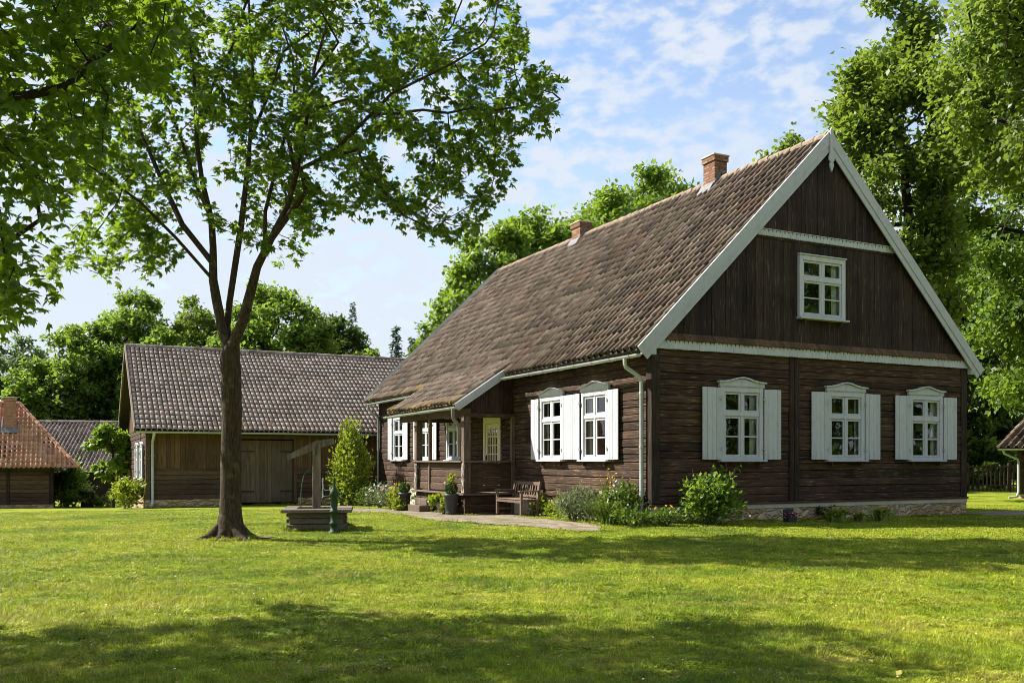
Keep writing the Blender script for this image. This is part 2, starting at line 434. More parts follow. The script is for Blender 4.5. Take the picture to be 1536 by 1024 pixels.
def wnoise(scale, det, rough, dist=0, off=(0,0,0), sc_=(1,1,1), rot=0):
    mp = wn('ShaderNodeMapping'); nt.links.new(cb.outputs[0], mp.inputs[0]); mp.inputs['Location'].default_value = off; mp.inputs['Scale'].default_value = sc_
    mp.inputs['Rotation'].default_value = (0,0,rot)
    n = wn('ShaderNodeTexNoise'); n.inputs['Scale'].default_value = scale; n.inputs['Detail'].default_value = det; n.inputs['Roughness'].default_value = rough
    n.inputs['Distortion'].default_value = dist; nt.links.new(mp.outputs[0], n.inputs['Vector']); return n.outputs['Fac']
def wramp(f, p0, p1, v0=0., v1=1.):
    m = wn('ShaderNodeMapRange'); m.interpolation_type = 'SMOOTHSTEP'
    for i, x in enumerate((f, p0, p1, v0, v1)):
        if isinstance(x, bpy.types.NodeSocket): nt.links.new(x, m.inputs[i])
        else: m.inputs[i].default_value = x
    return m.outputs[0]
veil = wnoise(.55, 5, .5, .2, (3.1, .7, 0), (1, 1.0, 1), .5)      # broad thin sheets
mpf = wn('ShaderNodeMapping'); nt.links.new(tc.outputs['Generated'], mpf.inputs[0]); mpf.inputs['Scale'].default_value = (1, 1, 1.9); mpf.inputs['Rotation'].default_value = (0, .22, 0)
fn_ = wn('ShaderNodeTexNoise'); fn_.inputs["Scale"].default_value = 34; fn_.inputs['Detail'].default_value = 4; fn_.inputs['Roughness'].default_value = .5; fn_.inputs['Distortion'].default_value = .15
nt.links.new(mpf.outputs[0], fn_.inputs['Vector']); fleece = fn_.outputs['Fac']       # small mackerel puffs by direction    # small mackerel puffs
patch = wnoise(1.3, 3, .5, .2, (5.2, 1.9, 0))
low = wramp(sp.outputs[2], .46, .10)                                # thicker veil toward the horizon
cov = wm('ADD', wramp(veil, .30, .75, .06, .36), wm('MULTIPLY', low, .72))
puff = wm('MULTIPLY', wramp(fleece, .36, .66), wramp(patch, .24, .54, .3, .8))
cov = wm('MINIMUM', wm('ADD', cov, puff), .95)
mx = wn('ShaderNodeMix'); mx.data_type = 'RGBA'
nt.links.new(cov, mx.inputs[0]); nt.links.new(sky.outputs[0], mx.inputs[6]); mx.inputs[7].default_value = (3.12, 3.4, 3.82, 1)
nt.links.new(mx.outputs[2], bg.inputs['Color']); bg.inputs['Strength'].default_value = .116
nt.links.new(bg.outputs[0], out.inputs['Surface'])

sl = bpy.data.lights.new('sun', 'SUN'); sl.energy = 5.0; sl.angle = rad(.53); sl.color = (1, .955, .875)
so = bpy.data.objects.new('sun', sl); COL.objects.link(so)
from mathutils import Vector
tosun = Vector((SUN_DIR[0]*math.cos(SUN_EL), SUN_DIR[1]*math.cos(SUN_EL), math.sin(SUN_EL)))
so.rotation_euler = (-tosun).to_track_quat('-Z', 'Y').to_euler(); so.location = (-20, 5, 30)

cam = bpy.data.cameras.new('camera'); co = bpy.data.objects.new('camera', cam); COL.objects.link(co)
cam.sensor_width = 36; cam.lens = FOC/1536*36; cam.shift_y = (CY-512)/1536; cam.clip_end = 3000
co.location = (0, 0, CAMH); co.rotation_euler = (rad(90), 0, 0); sc.camera = co
sc.view_settings.view_transform = 'Standard'; sc.view_settings.look = 'None'; sc.view_settings.gamma = 1; sc.view_settings.exposure = 1.1
sc.cycles.max_bounces = 8; sc.cycles.transparent_max_bounces = 12; sc.cycles.transmission_bounces = 6; sc.cycles.diffuse_bounces = 3; sc.cycles.glossy_bounces = 3
sc.cycles.use_denoising = True; sc.cycles.denoiser = 'OPENIMAGEDENOISE'; sc.cycles.denoising_input_passes = 'RGB_ALBEDO_NORMAL'; sc.cycles.denoising_prefilter = 'ACCURATE'; sc.cycles.filter_width = .95; sc.cycles.use_adaptive_sampling = False; sc.cycles.sample_clamp_indirect = 6

# ------------------------------------------------------------------ ground
def lines(a, b, fine0, fine1, fs, grow=1.35):
    x = list(np.arange(fine0, fine1+1e-6, fs)); s = fs
    while x[-1] < b: s *= grow; x.append(min(b, x[-1]+s))
    s = fs
    while x[0] > a: s *= grow; x.insert(0, max(a, x[0]-s))
    return np.array(x)
xs = lines(-450, 450, -32, 28, .5); ys = lines(-120, 700, 2, 54, .5)
XX, YY = np.meshgrid(xs, ys); ZZ = terr(XX, YY) + .012*np.sin(XX*1.1+.6*YY)*np.sin(YY*.9-.3*XX)
V = np.stack([XX.ravel(), YY.ravel(), ZZ.ravel()], 1); nx = len(xs)
ii = (np.arange(len(ys)-1)[:, None]*nx + np.arange(nx-1)[None]).ravel()
o = link('lawn', np_mesh('lawn', V, np.stack([ii, ii+1, ii+nx+1, ii+nx], 1), M['lawn'], True)); tag(o, kind='structure')

def sheet(name, poly, m, lift, step=.35, rag=0.06, seed=1):
    """a ragged-edged sheet lying just above the lawn"""
    rng = np.random.RandomState(seed); pts = []
    for k in range(len(poly)):
        a = np.array(poly[k]); b = np.array(poly[(k+1) % len(poly)]); n = max(1, int(np.linalg.norm(b-a)/step))
        for j in range(n): pts.append(a+(b-a)*j/n + rng.randn(2)*rag*.5)
    import bmesh
    bm = bmesh.new(); vs = [bm.verts.new((p[0], p[1], 0)) for p in pts]; es = [bm.edges.new((vs[k], vs[(k+1) % len(vs)])) for k in range(len(vs))]
    bmesh.ops.triangle_fill(bm, use_beauty=True, edges=es)
    bmesh.ops.subdivide_edges(bm, edges=bm.edges[:], cuts=3, use_grid_fill=True)
    for v in bm.verts: 
        v.co.z = ht(v.co.x, v.co.y) + .012*math.sin(v.co.x*1.1+.6*v.co.y)*math.sin(v.co.y*.9-.3*v.co.x) + lift
    me = bpy.data.meshes.new(name); bm.to_mesh(me); bm.free(); me.materials.append(m)
    o = link(name, me); tag(o, kind='structure'); return np.array(pts)
PATH = [gp(522,766), gp(560,768), gp(600,773), gp(650,780), gp(700,784), gp(750,789), gp(800,791), gp(850,797), gp(892,797), gp(905,793), house_xy(-1.25,.3), house_xy(-1.15,3), house_xy(-.9,4.6), house_xy(-.2,5.2), house_xy(-.2,6.7),
        house_xy(-1.7,6.7), house_xy(-1.7,11.1), house_xy(-1.9,12.5), house_xy(-2.2,14), gp(522,761)]
path_pts = sheet('path', PATH, M['path'], .016, rag=.13)
PATH2 = [house_xy(10.6,-.35), gp(1480,773), gp(1600,775), gp(1600,767), gp(1480,767), house_xy(10.6,.3)]
path2_pts = sheet('side_path', PATH2, M['path'], .016, rag=.10, seed=4)
tb = gp(345,808); TREE = (tb[0], tb[1])
dirt = [(TREE[0]+.05+(.62+.25*math.sin(3*a))*math.cos(a), TREE[1]+(.55+.1*math.cos(2*a))*math.sin(a)) for a in np.linspace(0, 2*PI, 14)[:-1]]
dirt_pts = sheet('bare_ground', dirt, M['dirt'], .02, .2, .05, 2)

def inside(px, py, poly):
    c = np.zeros(len(px), bool); n = len(poly)
    for k in range(n):
        x0, y0 = poly[k]; x1, y1 = poly[(k+1) % n]
        m = ((y0 > py) != (y1 > py)) & (px < (x1-x0)*(py-y0)/(y1-y0+1e-12)+x0)
        c ^= m
    return c
def grass():
    rng = np.random.RandomState(5)
    N = 1150000
    Y = 4.6*(31/4.6)**rng.rand(N)**.88; X = (rng.rand(N)*2-1)*(Y*.62+3.6)
    q0 = (X-P0[0])*G[0]+(Y-P0[1])*G[1]; q1 = (X-P0[0])*L[0]+(Y-P0[1])*L[1]
    keep = ~((q0 > -.1) & (q1 > -.1) & (q0 < 10.3) & (q1 < 20)) & ~(inside(X, Y, path_pts) & (rng.rand(N) < .965)) & ~inside(X, Y, path2_pts) & ~(inside(X, Y, dirt_pts) & (rng.rand(N) < .6))
    keep &= ~((q0 > -1.65) & (q0 < .1) & (q1 > 6.7) & (q1 < 11.1))
    X = X[keep]; Y = Y[keep]
    ex = []                                            # longer tufts where the mower cannot reach
    def ring(cx2, cy2, r, m, sp): a = rng.rand(m)*2*PI; rr = r+np.abs(rng.randn(m))*sp; ex.append((cx2+rr*np.cos(a), cy2+rr*np.sin(a)))
    ring(TREE[0], TREE[1], .27, 2600, .14)
    wq = rng.rand(3500); wr2 = np.abs(rng.randn(3500))*.05; sd2 = rng.randint(0, 4, 3500); ww = .60; wx2 = np.where(sd2 < 2, (wq*2-1)*ww, np.where(sd2 == 2, -ww-wr2, ww+wr2)); wy2 = np.where(sd2 == 0, -.66-wr2, np.where(sd2 == 1, .66+wr2, (wq*2-1)*.66))
    ex.append((-3.98+wx2*math.cos(rad(9))-wy2*math.sin(rad(9)), 18.45+wx2*math.sin(rad(9))+wy2*math.cos(rad(9))))
    t2 = rng.rand(1800)*10.2; s2_ = -.05-np.abs(rng.randn(1800))*.06; ex.append((P0[0]+t2*G[0]+s2_*L[0], P0[1]+t2*G[1]+s2_*L[1]))
    pe = path_pts[rng.randint(0, len(path_pts), 2500)]+rng.randn(2500, 2)*.06; ex.append((pe[:, 0], pe[:, 1]))
    bt = rng.rand(9000)*16; bs = -.1-np.abs(rng.randn(9000))*.12; ex.append((B0[0]+bt*G[0]+bs*L[0], B0[1]+bt*G[1]+bs*L[1]))
    nb = len(X); X = np.concatenate([X]+[e[0] for e in ex]); Y = np.concatenate([Y]+[e[1] for e in ex]); n = len(X)
    clump = .5+.5*np.sin(X*2.3+1.3*np.sin(Y*1.9))*np.sin(Y*2.7+1.1*np.sin(X*1.4))
    fine = .5+.5*np.sin(X*9+2*np.sin(Y*7))*np.sin(Y*11+2*np.sin(X*8))
    far = np.clip(Y/8, .75, 3)
    hgt = (.014+.024*rng.rand(n)+.012*clump+.020*fine)*(.9+.1*far)
    wid = .0042*far*(.7+.6*rng.rand(n)); pt_ = np.sin(X*3.1+1.7*np.sin(Y*2.3+.5))*np.sin(Y*3.9+1.5*np.sin(X*2.7)); broad = rng.rand(n) < np.clip(.14+.5*pt_, .05, .55)
    wid[broad] *= 3.0; hgt[broad] *= .8
    cl2 = np.sin(X*5.1+2.2*np.sin(Y*3.7)+1.0)*np.sin(Y*6.3+2.0*np.sin(X*4.1))+.6*np.sin(X*17+3*np.sin(Y*9))*np.sin(Y*19+2*np.sin(X*13))
    hgt *= np.clip(1+.55*cl2, .45, 2.0)
    hgt *= np.interp(Y, (5, 11, 20, 30), (1, .8, .55, .5))
    hgt[nb:] *= 1.5+1.3*rng.rand(n-nb)
    a = rng.rand(n)*2*PI; lean = .3+1.1*rng.rand(n); lean[broad] += .6
    dx, dy = np.cos(a), np.sin(a)
    Z = terr(X, Y) + .012*np.sin(X*1.1+.6*Y)*np.sin(Y*.9-.3*X) - .004
    V = np.empty((n, 4, 3), np.float32)
    V[:,0] = np.stack([X-dy*wid*.6, Y+dx*wid*.6, Z], 1)
    V[:,2] = np.stack([X+dx*hgt*lean+0*X, Y+dy*hgt*lean, Z+hgt*(1.15-.35*lean)], 1)
    mx_, my_, mz = X+dx*hgt*lean*.38, Y+dy*hgt*lean*.38, Z+hgt*.55
    V[:,1] = np.stack([mx_+dy*wid*.6, my_-dx*wid*.6, mz], 1)
    V[:,3] = np.stack([mx_-dy*wid*.6, my_+dx*wid*.6, mz], 1)
    F = np.arange(n*4, dtype=np.int32).reshape(n, 4)
    o = link('grass', np_mesh('grass', V.reshape(-1, 3), F, M['blade']))
    tag(o, 'short sunlit and shaded green grass blades covering the lawn', 'grass', kind='stuff')
grass()
rng = np.random.RandomState(8); PP = np.zeros((150, 3)); PP[:, 1] = 5.2+9*rng.rand(150)**1.5; PP[:, 0] = (rng.rand(150)*2-1)*PP[:, 1]*.6; PP[:, 2] = terr(PP[:, 0], PP[:, 1])+.035
GLINTS = PP  # spots for the white flecks painted as glints of broad leaves

# ------------------------------------------------------------------ tiled roofs
def bil(c, u, v):
    """c = (bottom-left, bottom-right, top-left, top-right)"""
    return (c[0]*(1-u)+c[1]*u)*(1-v)+(c[2]*(1-u)+c[3]*u)*v
PANTILE = ((0, -.02), (.02, .045), (.11, .088), (.24, .104), (.37, .088), (.46, .045), (.48, -.02), (.74, -.032), (1.0, -.02))
FLATROLL = ((0, -.02), (.02, .035), (.2, .052), (.55, .055), (.74, .035), (.76, -.03), (1.0, -.03))
def tiles(corners, tw, tl, prof, seed, jit=.012, lap=.03, keep=None, hs=1.0):
    c = [np.array(p, float) for p in corners]; rng = np.random.RandomState(seed)
    wid = (np.linalg.norm(c[1]-c[0])+np.linalg.norm(c[3]-c[2]))/2; ln = (np.linalg.norm(c[2]-c[0])+np.linalg.norm(c[3]-c[1]))/2
    nc = max(1, round(wid/tw)); nr = max(1, round(ln/tl))
    nrm = np.cross(c[1]-c[0], c[2]-c[0]); nrm /= np.linalg.norm(nrm)
    if nrm[2] < 0: nrm = -nrm
    vdir = (c[2]-c[0])/np.linalg.norm(c[2]-c[0]); K = len(prof)
    I, J = np.meshgrid(np.arange(nc), np.arange(nr)); I = I.ravel(); J = J.ravel()
    if keep is not None:
        m = np.array([keep((i+.5)/nc, (j+.5)/nr) for i, j in zip(I, J)]); I, J = I[m], J[m]
    n = len(I); fx = np.array([p[0] for p in prof]); fh = np.array([p[1] for p in prof])*hs
    V = np.empty((n, 3*K, 3))
    rise = rng.rand(n)*jit; slip = (rng.rand(n)-.5)*.03; tilt = (rng.rand(n)-.5)*jit*1.4
    wob = .012*np.sin(I*.35+J*.2)+.010*np.sin(J*.8-I*.13)
    for r, (dv, hh) in enumerate(((0, -.030), (0, 0), (1.06, -lap-.006))):   # lip, lower edge, upper edge
        u = (I[:, None]+fx[None])/nc; v = (J[:, None]+dv+0*fx[None])/nr + (slip[:, None] if r < 2 else 0)/ln
        P = ((c[0]*(1-u[..., None])+c[1]*u[..., None])*(1-v[..., None])+(c[2]*(1-u[..., None])+c[3]*u[..., None])*v[..., None])
        h = fh[None]+lap+hh+rise[:, None]+wob[:, None]+tilt[:, None]*(fx[None]-.5)*2
        V[:, r*K:(r+1)*K] = P+nrm*h[..., None]
    base = (np.arange(n)*3*K)[:, None]
    k = np.arange(K-1)[None]
    F = []
    for r in (0, 1):
        F.append(np.stack([base+r*K+k, base+r*K+k+1, base+(r+1)*K+k+1, base+(r+1)*K+k], -1).reshape(-1, 4))
    F = np.concatenate(F)
    return V.reshape(-1, 3), F
def slab(corners, th):
    c = [np.array(p, float) for p in corners]; nrm = np.cross(c[1]-c[0], c[2]-c[0]); nrm /= np.linalg.norm(nrm)
    if nrm[2] < 0: nrm = -nrm
    mb = MB(); q = [c[0], c[1], c[3], c[2]]
    mb.add([p-nrm*.012 for p in q]+[p-nrm*th for p in q], [(0,1,2,3),(7,6,5,4),(0,4,5,1),(1,5,6,2),(2,6,7,3),(3,7,4,0)])
    return mb
def ridge_caps(a, b, m, parent, r=.13, tl=.4, seed=3):
    a = np.array(a, float); b = np.array(b, float); n = int(np.linalg.norm(b-a)/tl); d = (b-a)/n; dn = d/np.linalg.norm(d)
    s = np.cross(dn, (0,0,1)); s /= np.linalg.norm(s); u = np.cross(s, dn); rng = random.Random(seed); mb = MB()
    for k in range(n):
        vs = []
        for e, rr in ((a+d*k, r*1.1), (a+d*(k+1.08), r*.95)):
            e = e+u*rng.uniform(-.012, .012)
            for j in range(7):
                an = -.25+(PI+.5)*j/6; vs.append(e+s*rr*math.cos(an)+u*(rr*math.sin(an)-.02))
        mb.add(vs, [(j, j+1, 8+j, 7+j) for j in range(6)]+[tuple(range(7))], False)
    return mb.build('ridge_tiles', m, parent)

# ------------------------------------------------------------------ log and plank walls
def split(a0, a1, z0, z1, openings, margin=.0):
    segs = [(a0, a1)]
    for (o0, o1, p0, p1) in openings:
        if z1 <= p0+margin or z0 >= p1-margin: continue
        ns = []
        for s0, s1 in segs:
            if o1 <= s0 or o0 >= s1: ns.append((s0, s1)); continue
            if o0 > s0: ns.append((s0, o0))
            if o1 < s1: ns.append((o1, s1))
        segs = ns
    return segs
def logs(mb, fn, a0, a1, z0, z1, pitch, openings=(), seed=1, th=.14, amp=1.0, step=.5):
    """horizontal logs; fn(a, d, z) with d outwards"""
    rng = random.Random(seed); n = max(1, round((z1-z0)/pitch)); p = (z1-z0)/n
    cuts = sorted({z for o in openings for z in o[2:4]})
    hs_ = [rng.uniform(.84, 1.16) for _ in range(n)]; tot = sum(hs_); zc = [z0]
    for q in hs_: zc.append(zc[-1]+q/tot*(z1-z0))
    for r in range(n):
        za, zb = zc[r], zc[r+1]; dd = rng.uniform(-.012, .012)*amp
        # rows broken at opening heights
        zs = [za]+[c for c in cuts if za+.03 < c < zb-.03]+[zb]
        for zi, zj in zip(zs[:-1], zs[1:]):
            for s0, s1 in split(a0, a1, (zi+zj)/2-.001, (zi+zj)/2+.001, openings):
                m = max(1, int((s1-s0)/step)); h = zj-zi
                sec = ((-th, .015), (0.002, .015), (.014, .08), (.018, .55), (.014, .84), (-.010, .985), (-th, .985))
                vs = []
                jw = 0
                for k in range(m+1):
                    a = s0+(s1-s0)*k/m; jw = .6*jw+rng.uniform(-.004, .004)*amp; jz = rng.uniform(-.005, .005)*amp if 0 < k < m else 0
                    for d, f in sec: vs.append(fn(a, d+(dd+jw if d > -th else 0), zi+h*f+(jz if 0 < f < 1 and d > -th else 0)))
                S = len(sec)
                fs = [(k*S+j, k*S+(j+1) % S, (k+1)*S+(j+1) % S, (k+1)*S+j) for k in range(m) for j in range(S)]
                fs += [tuple(range(S))[::-1], tuple(range(m*S, m*S+S))]
                mb.add(vs, fs)
    return mb
def planks(mb, fn, a0, a1, zb, zt, width, openings=(), seed=1, th=.03, gap=.006, flare=None):
    """vertical planks; zb, zt are functions of a"""
    rng = random.Random(seed); a = a0
    while a < a1-.02:
        b = min(a1, a+width*rng.uniform(.75, 1.25))
        if a1-b < width*.3: b = a1
        d = rng.uniform(-.007, .007)
        lo0, lo1, hi0, hi1 = zb(a), zb(b), zt(a), zt(b)
        zsegs = [(None, None)]
        op = [o_ for o_ in openings if o_[0] < (a+b)/2 < o_[1]]
        parts = [((lo0, lo1), (op[0][2],)*2), ((op[0][3],)*2, (hi0, hi1))] if op else [((lo0, lo1), (hi0, hi1))]
        for (p0, p1), (q0, q1) in parts:
            if q0-p0 < .03 and q1-p1 < .03: continue
            jb = rng.uniform(-.012, .012)*(0 if op else 1)
            A, B = a+gap/2, b-gap/2
            poly = [(A, p0+jb), (B, p1+jb), (B, max(q1, p1+.01)), (A, max(q0, p0+.01))]
            mb.prism(poly, lambda x, z, dd: fn(x, dd, z), d-th, d)
            # two thin cover edges keep the face from reading as one flat sheet
        a = b
    return mb

# ------------------------------------------------------------------ windows
def window_parts(wd, hgt, pediment=True, rows=(1, 2), seed=0):
    """casing outer size wd x hgt, origin at the bottom centre on the wall face; -y is outside; returns dict of meshes"""
    W = wd/2; out = {}
    c = MB(); cw = .115
    for sx in (-1, 1): c.box(sx*W, sx*(W-cw), -.055, .10, 0, hgt, .006)
    c.box(-W+cw+.001, W-cw-.001, -.052, .10, hgt-cw, hgt-.001, .006); c.box(-W+cw+.001, W-cw-.001, -.052, .10, .001, .07, .006)
    out['window'] = c.mesh('window_casing', M['white'])
    # sashes
    s = MB(); x0, x1, z0, z1 = -W+cw+.004, W-cw-.004, .074, hgt-cw-.004; sw = .05; tr = z0+(z1-z0)*.66
    s.box(-.032, .032, -.036, .03, z0, z1, .005)                        # centre post
    s.box(x0, x1, -.044, .028, tr-.045, tr+.045, .008)                  # transom
    for a, b in ((x0, -.034), (.034, x1)):
        for p, q, nb in ((z0, tr-.047, rows[1]), (tr+.047, z1, rows[0])):
            s.box(a, a+sw, -.022, .022, p, q); s.box(b-sw, b, -.022, .022, p, q)
            s.box(a+sw, b-sw, -.021, .021, p, p+sw); s.box(a+sw, b-sw, -.021, .021, q-sw, q)
            for r in range(1, nb):
                z = p+sw+(q-p-2*sw)*r/nb; s.box(a+sw, b-sw, -.018, .018, z-.015, z+.015)
    out['sash'] = s.mesh('sash', M['white'])
    gmb = MB(); gmb.add([(x0+.01, 0, z0+.01), (x1-.01, 0, z0+.01), (x1-.01, 0, z1-.01), (x0+.01, 0, z1-.01)], [(0,1,2,3)])
    out['pane'] = gmb.mesh('pane', M['glass'])
    si = MB(); si.box(-W-.05, W+.05, -.15, .02, -.045, -.002, .008);
    out['sill'] = si.mesh('sill', M['white'])
    sbk = MB(); sbk.box(-.018, .018, -.085, 0, -.15, -.047); out['sill_bracket'] = sbk.mesh('sill_bracket', M['porch_wood'])
    cu = MB(); rng = random.Random(seed)
    for sx in (-1, 1):
        cu = MB(); n = 16; cov = (W-cw)*rng.uniform(.30, .52); vs = []
        for zz in (z0-.02, z1+.02):
            for k in range(n+1):
                x = sx*(W-.02-cov*k/n); vs.append((x, .11+.022*math.sin(k*2.1+sx), zz))
        cu.add(vs, [(k, k+1, n+2+k, n+1+k) for k in range(n)], True)
        out['curtain'+('' if sx > 0 else '_')] = cu.mesh('curtain', M['curtain'])
    if pediment:
        p = MB(); e = W+.07; z = hgt+.002
        pts = [(-e+.04, z), (e-.04, z), (e-.04, z+.10), (e*.45, z+.135), (0, z+.20), (-e*.45, z+.135), (-e+.04, z+.10)]
        p.prism(pts, lambda a, b, d: (a, d, b), -.06, .0)
        # curved drip moulding along the top edge
        top = [(-e, z+.10), (-e*.75, z+.106), (-e*.45, z+.142), (-e*.2, z+.19), (0, z+.208), (e*.2, z+.19), (e*.45, z+.142), (e*.75, z+.106), (e, z+.10)]
        for q in range(len(top)-1):
            (a0, b0), (a1, b1) = top[q], top[q+1]
            p.prism([(a0, b0), (a1, b1), (a1, b1+.035), (a0, b0+.035)], lambda a, b, d: (a, d, b), -.105, .0)
        p.box(-W-.03, W+.03, -.075, -.056, z+.02, z+.035)
        out['pediment'] = p.mesh('pediment', M['white'])
    else:
        p = MB(); p.box(-W-.03, W+.03, -.085, .0, hgt+.002, hgt+.035, .008); out['drip_board'] = p.mesh('drip_board', M['white'])
    return out
def put_window(parts, parent, loc, rz):
    wnd = link('window', parts['window'], parent, loc, rz)
    for k, me in parts.items():
        if k == 'sill_bracket':
            for sx in (-1, 1): link(k, me, wnd, (sx*max(abs(v.co.x) for v in parts['window'].vertices)*.8, 0, 0))
        elif k != 'window': link(k.rstrip('_'), me, wnd)
    return wnd
def shutter_mesh(wd, hgt, seed):
    rng = random.Random(seed); mb = MB(); n = 4; x = 0
    for k in range(n):
        b = wd*(k+1)/n; d = rng.uniform(-.003, .003); mb.box(x+.0025, b-.0025, -.03+d, d, rng.uniform(0, .008), hgt-rng.uniform(0, .008), .004); x = b
    mb.box(.03, wd-.03, .003, .022, .22, .30); mb.box(.03, wd-.03, .003, .022, hgt-.30, hgt-.22)
    return mb.mesh('shutter', M['white'])
def hinge_mesh():
    mb = MB(); mb.box(-.05, .03, -.045, -.033, 0, .035); mb.tube([(0,-.04,-.03),(0,-.04,.065)], .012, 6)
    return mb.mesh('hinge', M['gutter'])

# ================================================================== HOUSE
HW, HL = 10.21, 19.5
EAVE_Z, RIDGE_Z, MID = 3.85, 9.3, 5.1
house = thing('log_house', 'long dark log farmhouse with steep tiled roof, white shutters and open porch', 'house', (P0[0], P0[1], 0), HROT)
fn_left = lambda a, d, z: (-d, a, z)
fn_gab = lambda a, d, z: (a, -d, z)
CW, CH, SILL = 1.26, 1.68, 1.41
LW = [2.33, 4.54, 14.0, 17.0]                    # window centres on the long wall
GWIN = [2.47, 5.76, 8.62]
op_left = [(c-CW/2+.02, c+CW/2-.02, SILL+.02, SILL+CH-.02) for c in LW+[11.35]] + [(7.83, 8.92, .45, 2.68)]
op_gab = [(c-CW/2+.02, c+CW/2-.02, SILL+.02, SILL+CH-.02) for c in GWIN]
AW, AH, AZ0, AC = 1.50, 1.50, 4.85, 4.95         # attic window
wl = MB(); logs(wl, fn_left, .19, HL-.2, .42, 3.93, .185, op_left, 11)
wl.build('wall', M['dark_log'], house)
wg = MB(); logs(wg, fn_gab, .19, 3.94, .42, 3.9, .175, op_gab, 12); logs(wg, fn_gab, 4.27, HW-.19, .42, 3.9, .175, op_gab, 13)
wg.build('wall', M['dark_log'], house)
wr = MB(); wr.box(HW-.14, HW, .02, HL, .42, 3.93); wr.box(.2, HW-.2, HL-.14, HL, .42, 3.93); wr.build('wall', M['dark_log'], house)
cp = MB()
for x0, x1, y0, y1 in ((-.045, .185, -.045, .185), (HW-.185, HW+.045, -.045, .185), (-.045, .185, HL-.19, HL+.045)): cp.box(x0, x1, y0, y1, .42, 3.92, .012)
for a, b in ((3.95, 4.095), (4.105, 4.26)): cp.box(a, b, -.05, .1, .42, 3.9, .01)
cp.box(-.05, .1, 12.02, 12.2, .42, 3.9, .01)
each(cp, 'corner_post', M['plank_v'], house)
sb = MB(); sb.box(-.075, HW+.07, -.075, .08, .37, .418, .008); sb.box(-.075, .08, .081, HL, .37, .418, .008); each(sb, 'sill_beam', M['porch_wood'], house)
# stone plinth, one metre down so the sloping lawn meets it
fo = MB()
def plinth(mb, x0, x1, y0, y1, z0, z1, seed):
    mb.box(x0, x1, y0, y1, z0, z1)
f1 = MB(); f1.box(-.03, HW+.03, -.03, .25, -1.2, .27); f1.box(HW-.25, HW+.03, .251, HL, -1.2, .27); each(f1, 'foundation', M['stone'], house)
f2 = MB(); f2.box(-.045, HW+.045, -.045, .25, .271, .369); f2.box(-.045, .25, .251, HL, -1.2, .369); each(f2, 'plinth_band', M['stone_cap'], house)
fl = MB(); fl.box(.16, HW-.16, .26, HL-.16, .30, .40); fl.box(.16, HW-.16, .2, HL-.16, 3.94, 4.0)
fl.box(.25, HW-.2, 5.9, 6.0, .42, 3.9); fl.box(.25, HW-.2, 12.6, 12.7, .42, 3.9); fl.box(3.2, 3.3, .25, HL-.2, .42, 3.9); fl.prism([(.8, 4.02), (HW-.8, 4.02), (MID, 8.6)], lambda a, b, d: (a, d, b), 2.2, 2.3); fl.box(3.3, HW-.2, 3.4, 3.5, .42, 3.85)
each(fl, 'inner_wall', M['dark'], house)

# gable boarding
def roof_z(t): return EAVE_Z + (min(t, 2*MID-t)+.4)*.991
gb = MB()
planks(gb, lambda a, d, z: (a, -d-.03, z), .12, HW-.12, lambda a: 4.20, lambda a: min(6.74, roof_z(a)-.10), .15, [(AC-AW/2+.02, AC+AW/2-.02, AZ0+.02, AZ0+AH-.02)], 21)
planks(gb, lambda a, d, z: (a, -d-.075, z), 2.75, HW-2.8, lambda a: 6.86, lambda a: roof_z(a)-.10, .14, (), 22)
gb.box(.3, HW-.3, .06, .1, 4.02, 4.2)
gb.build('gable_boarding', M['plank_v'], house)
bk = MB(); n_ = 24
for a in (0,):
    poly = [(.2, 4.02), (HW-.2, 4.02), (HW-.4, 4.1), (MID, roof_z(MID)-.25), (.4, 4.1)]
    # solid backing with the attic window left open
    A0, A1, Z0_, Z1_ = AC-AW/2+.02, AC+AW/2-.02, AZ0+.02, AZ0+AH-.02
    for pl in ([(.2,4.02),(A0,4.02),(A0,roof_z(A0)-.2),(.35,4.15)], [(A1,4.02),(HW-.2,4.02),(HW-.35,4.15),(A1,roof_z(A1)-.2)], [(A0,4.02),(A1,4.02),(A1,Z0_),(A0,Z0_)], [(A0,Z1_),(A1,Z1_),(A1,roof_z(A1)-.2),(MID,roof_z(MID)-.2),(A0,roof_z(A0)-.2)]):
        bk.prism(pl, lambda x, z, d: (x, d, z), .03, .08)
bk.build('gable_backing', M['dark'], house)
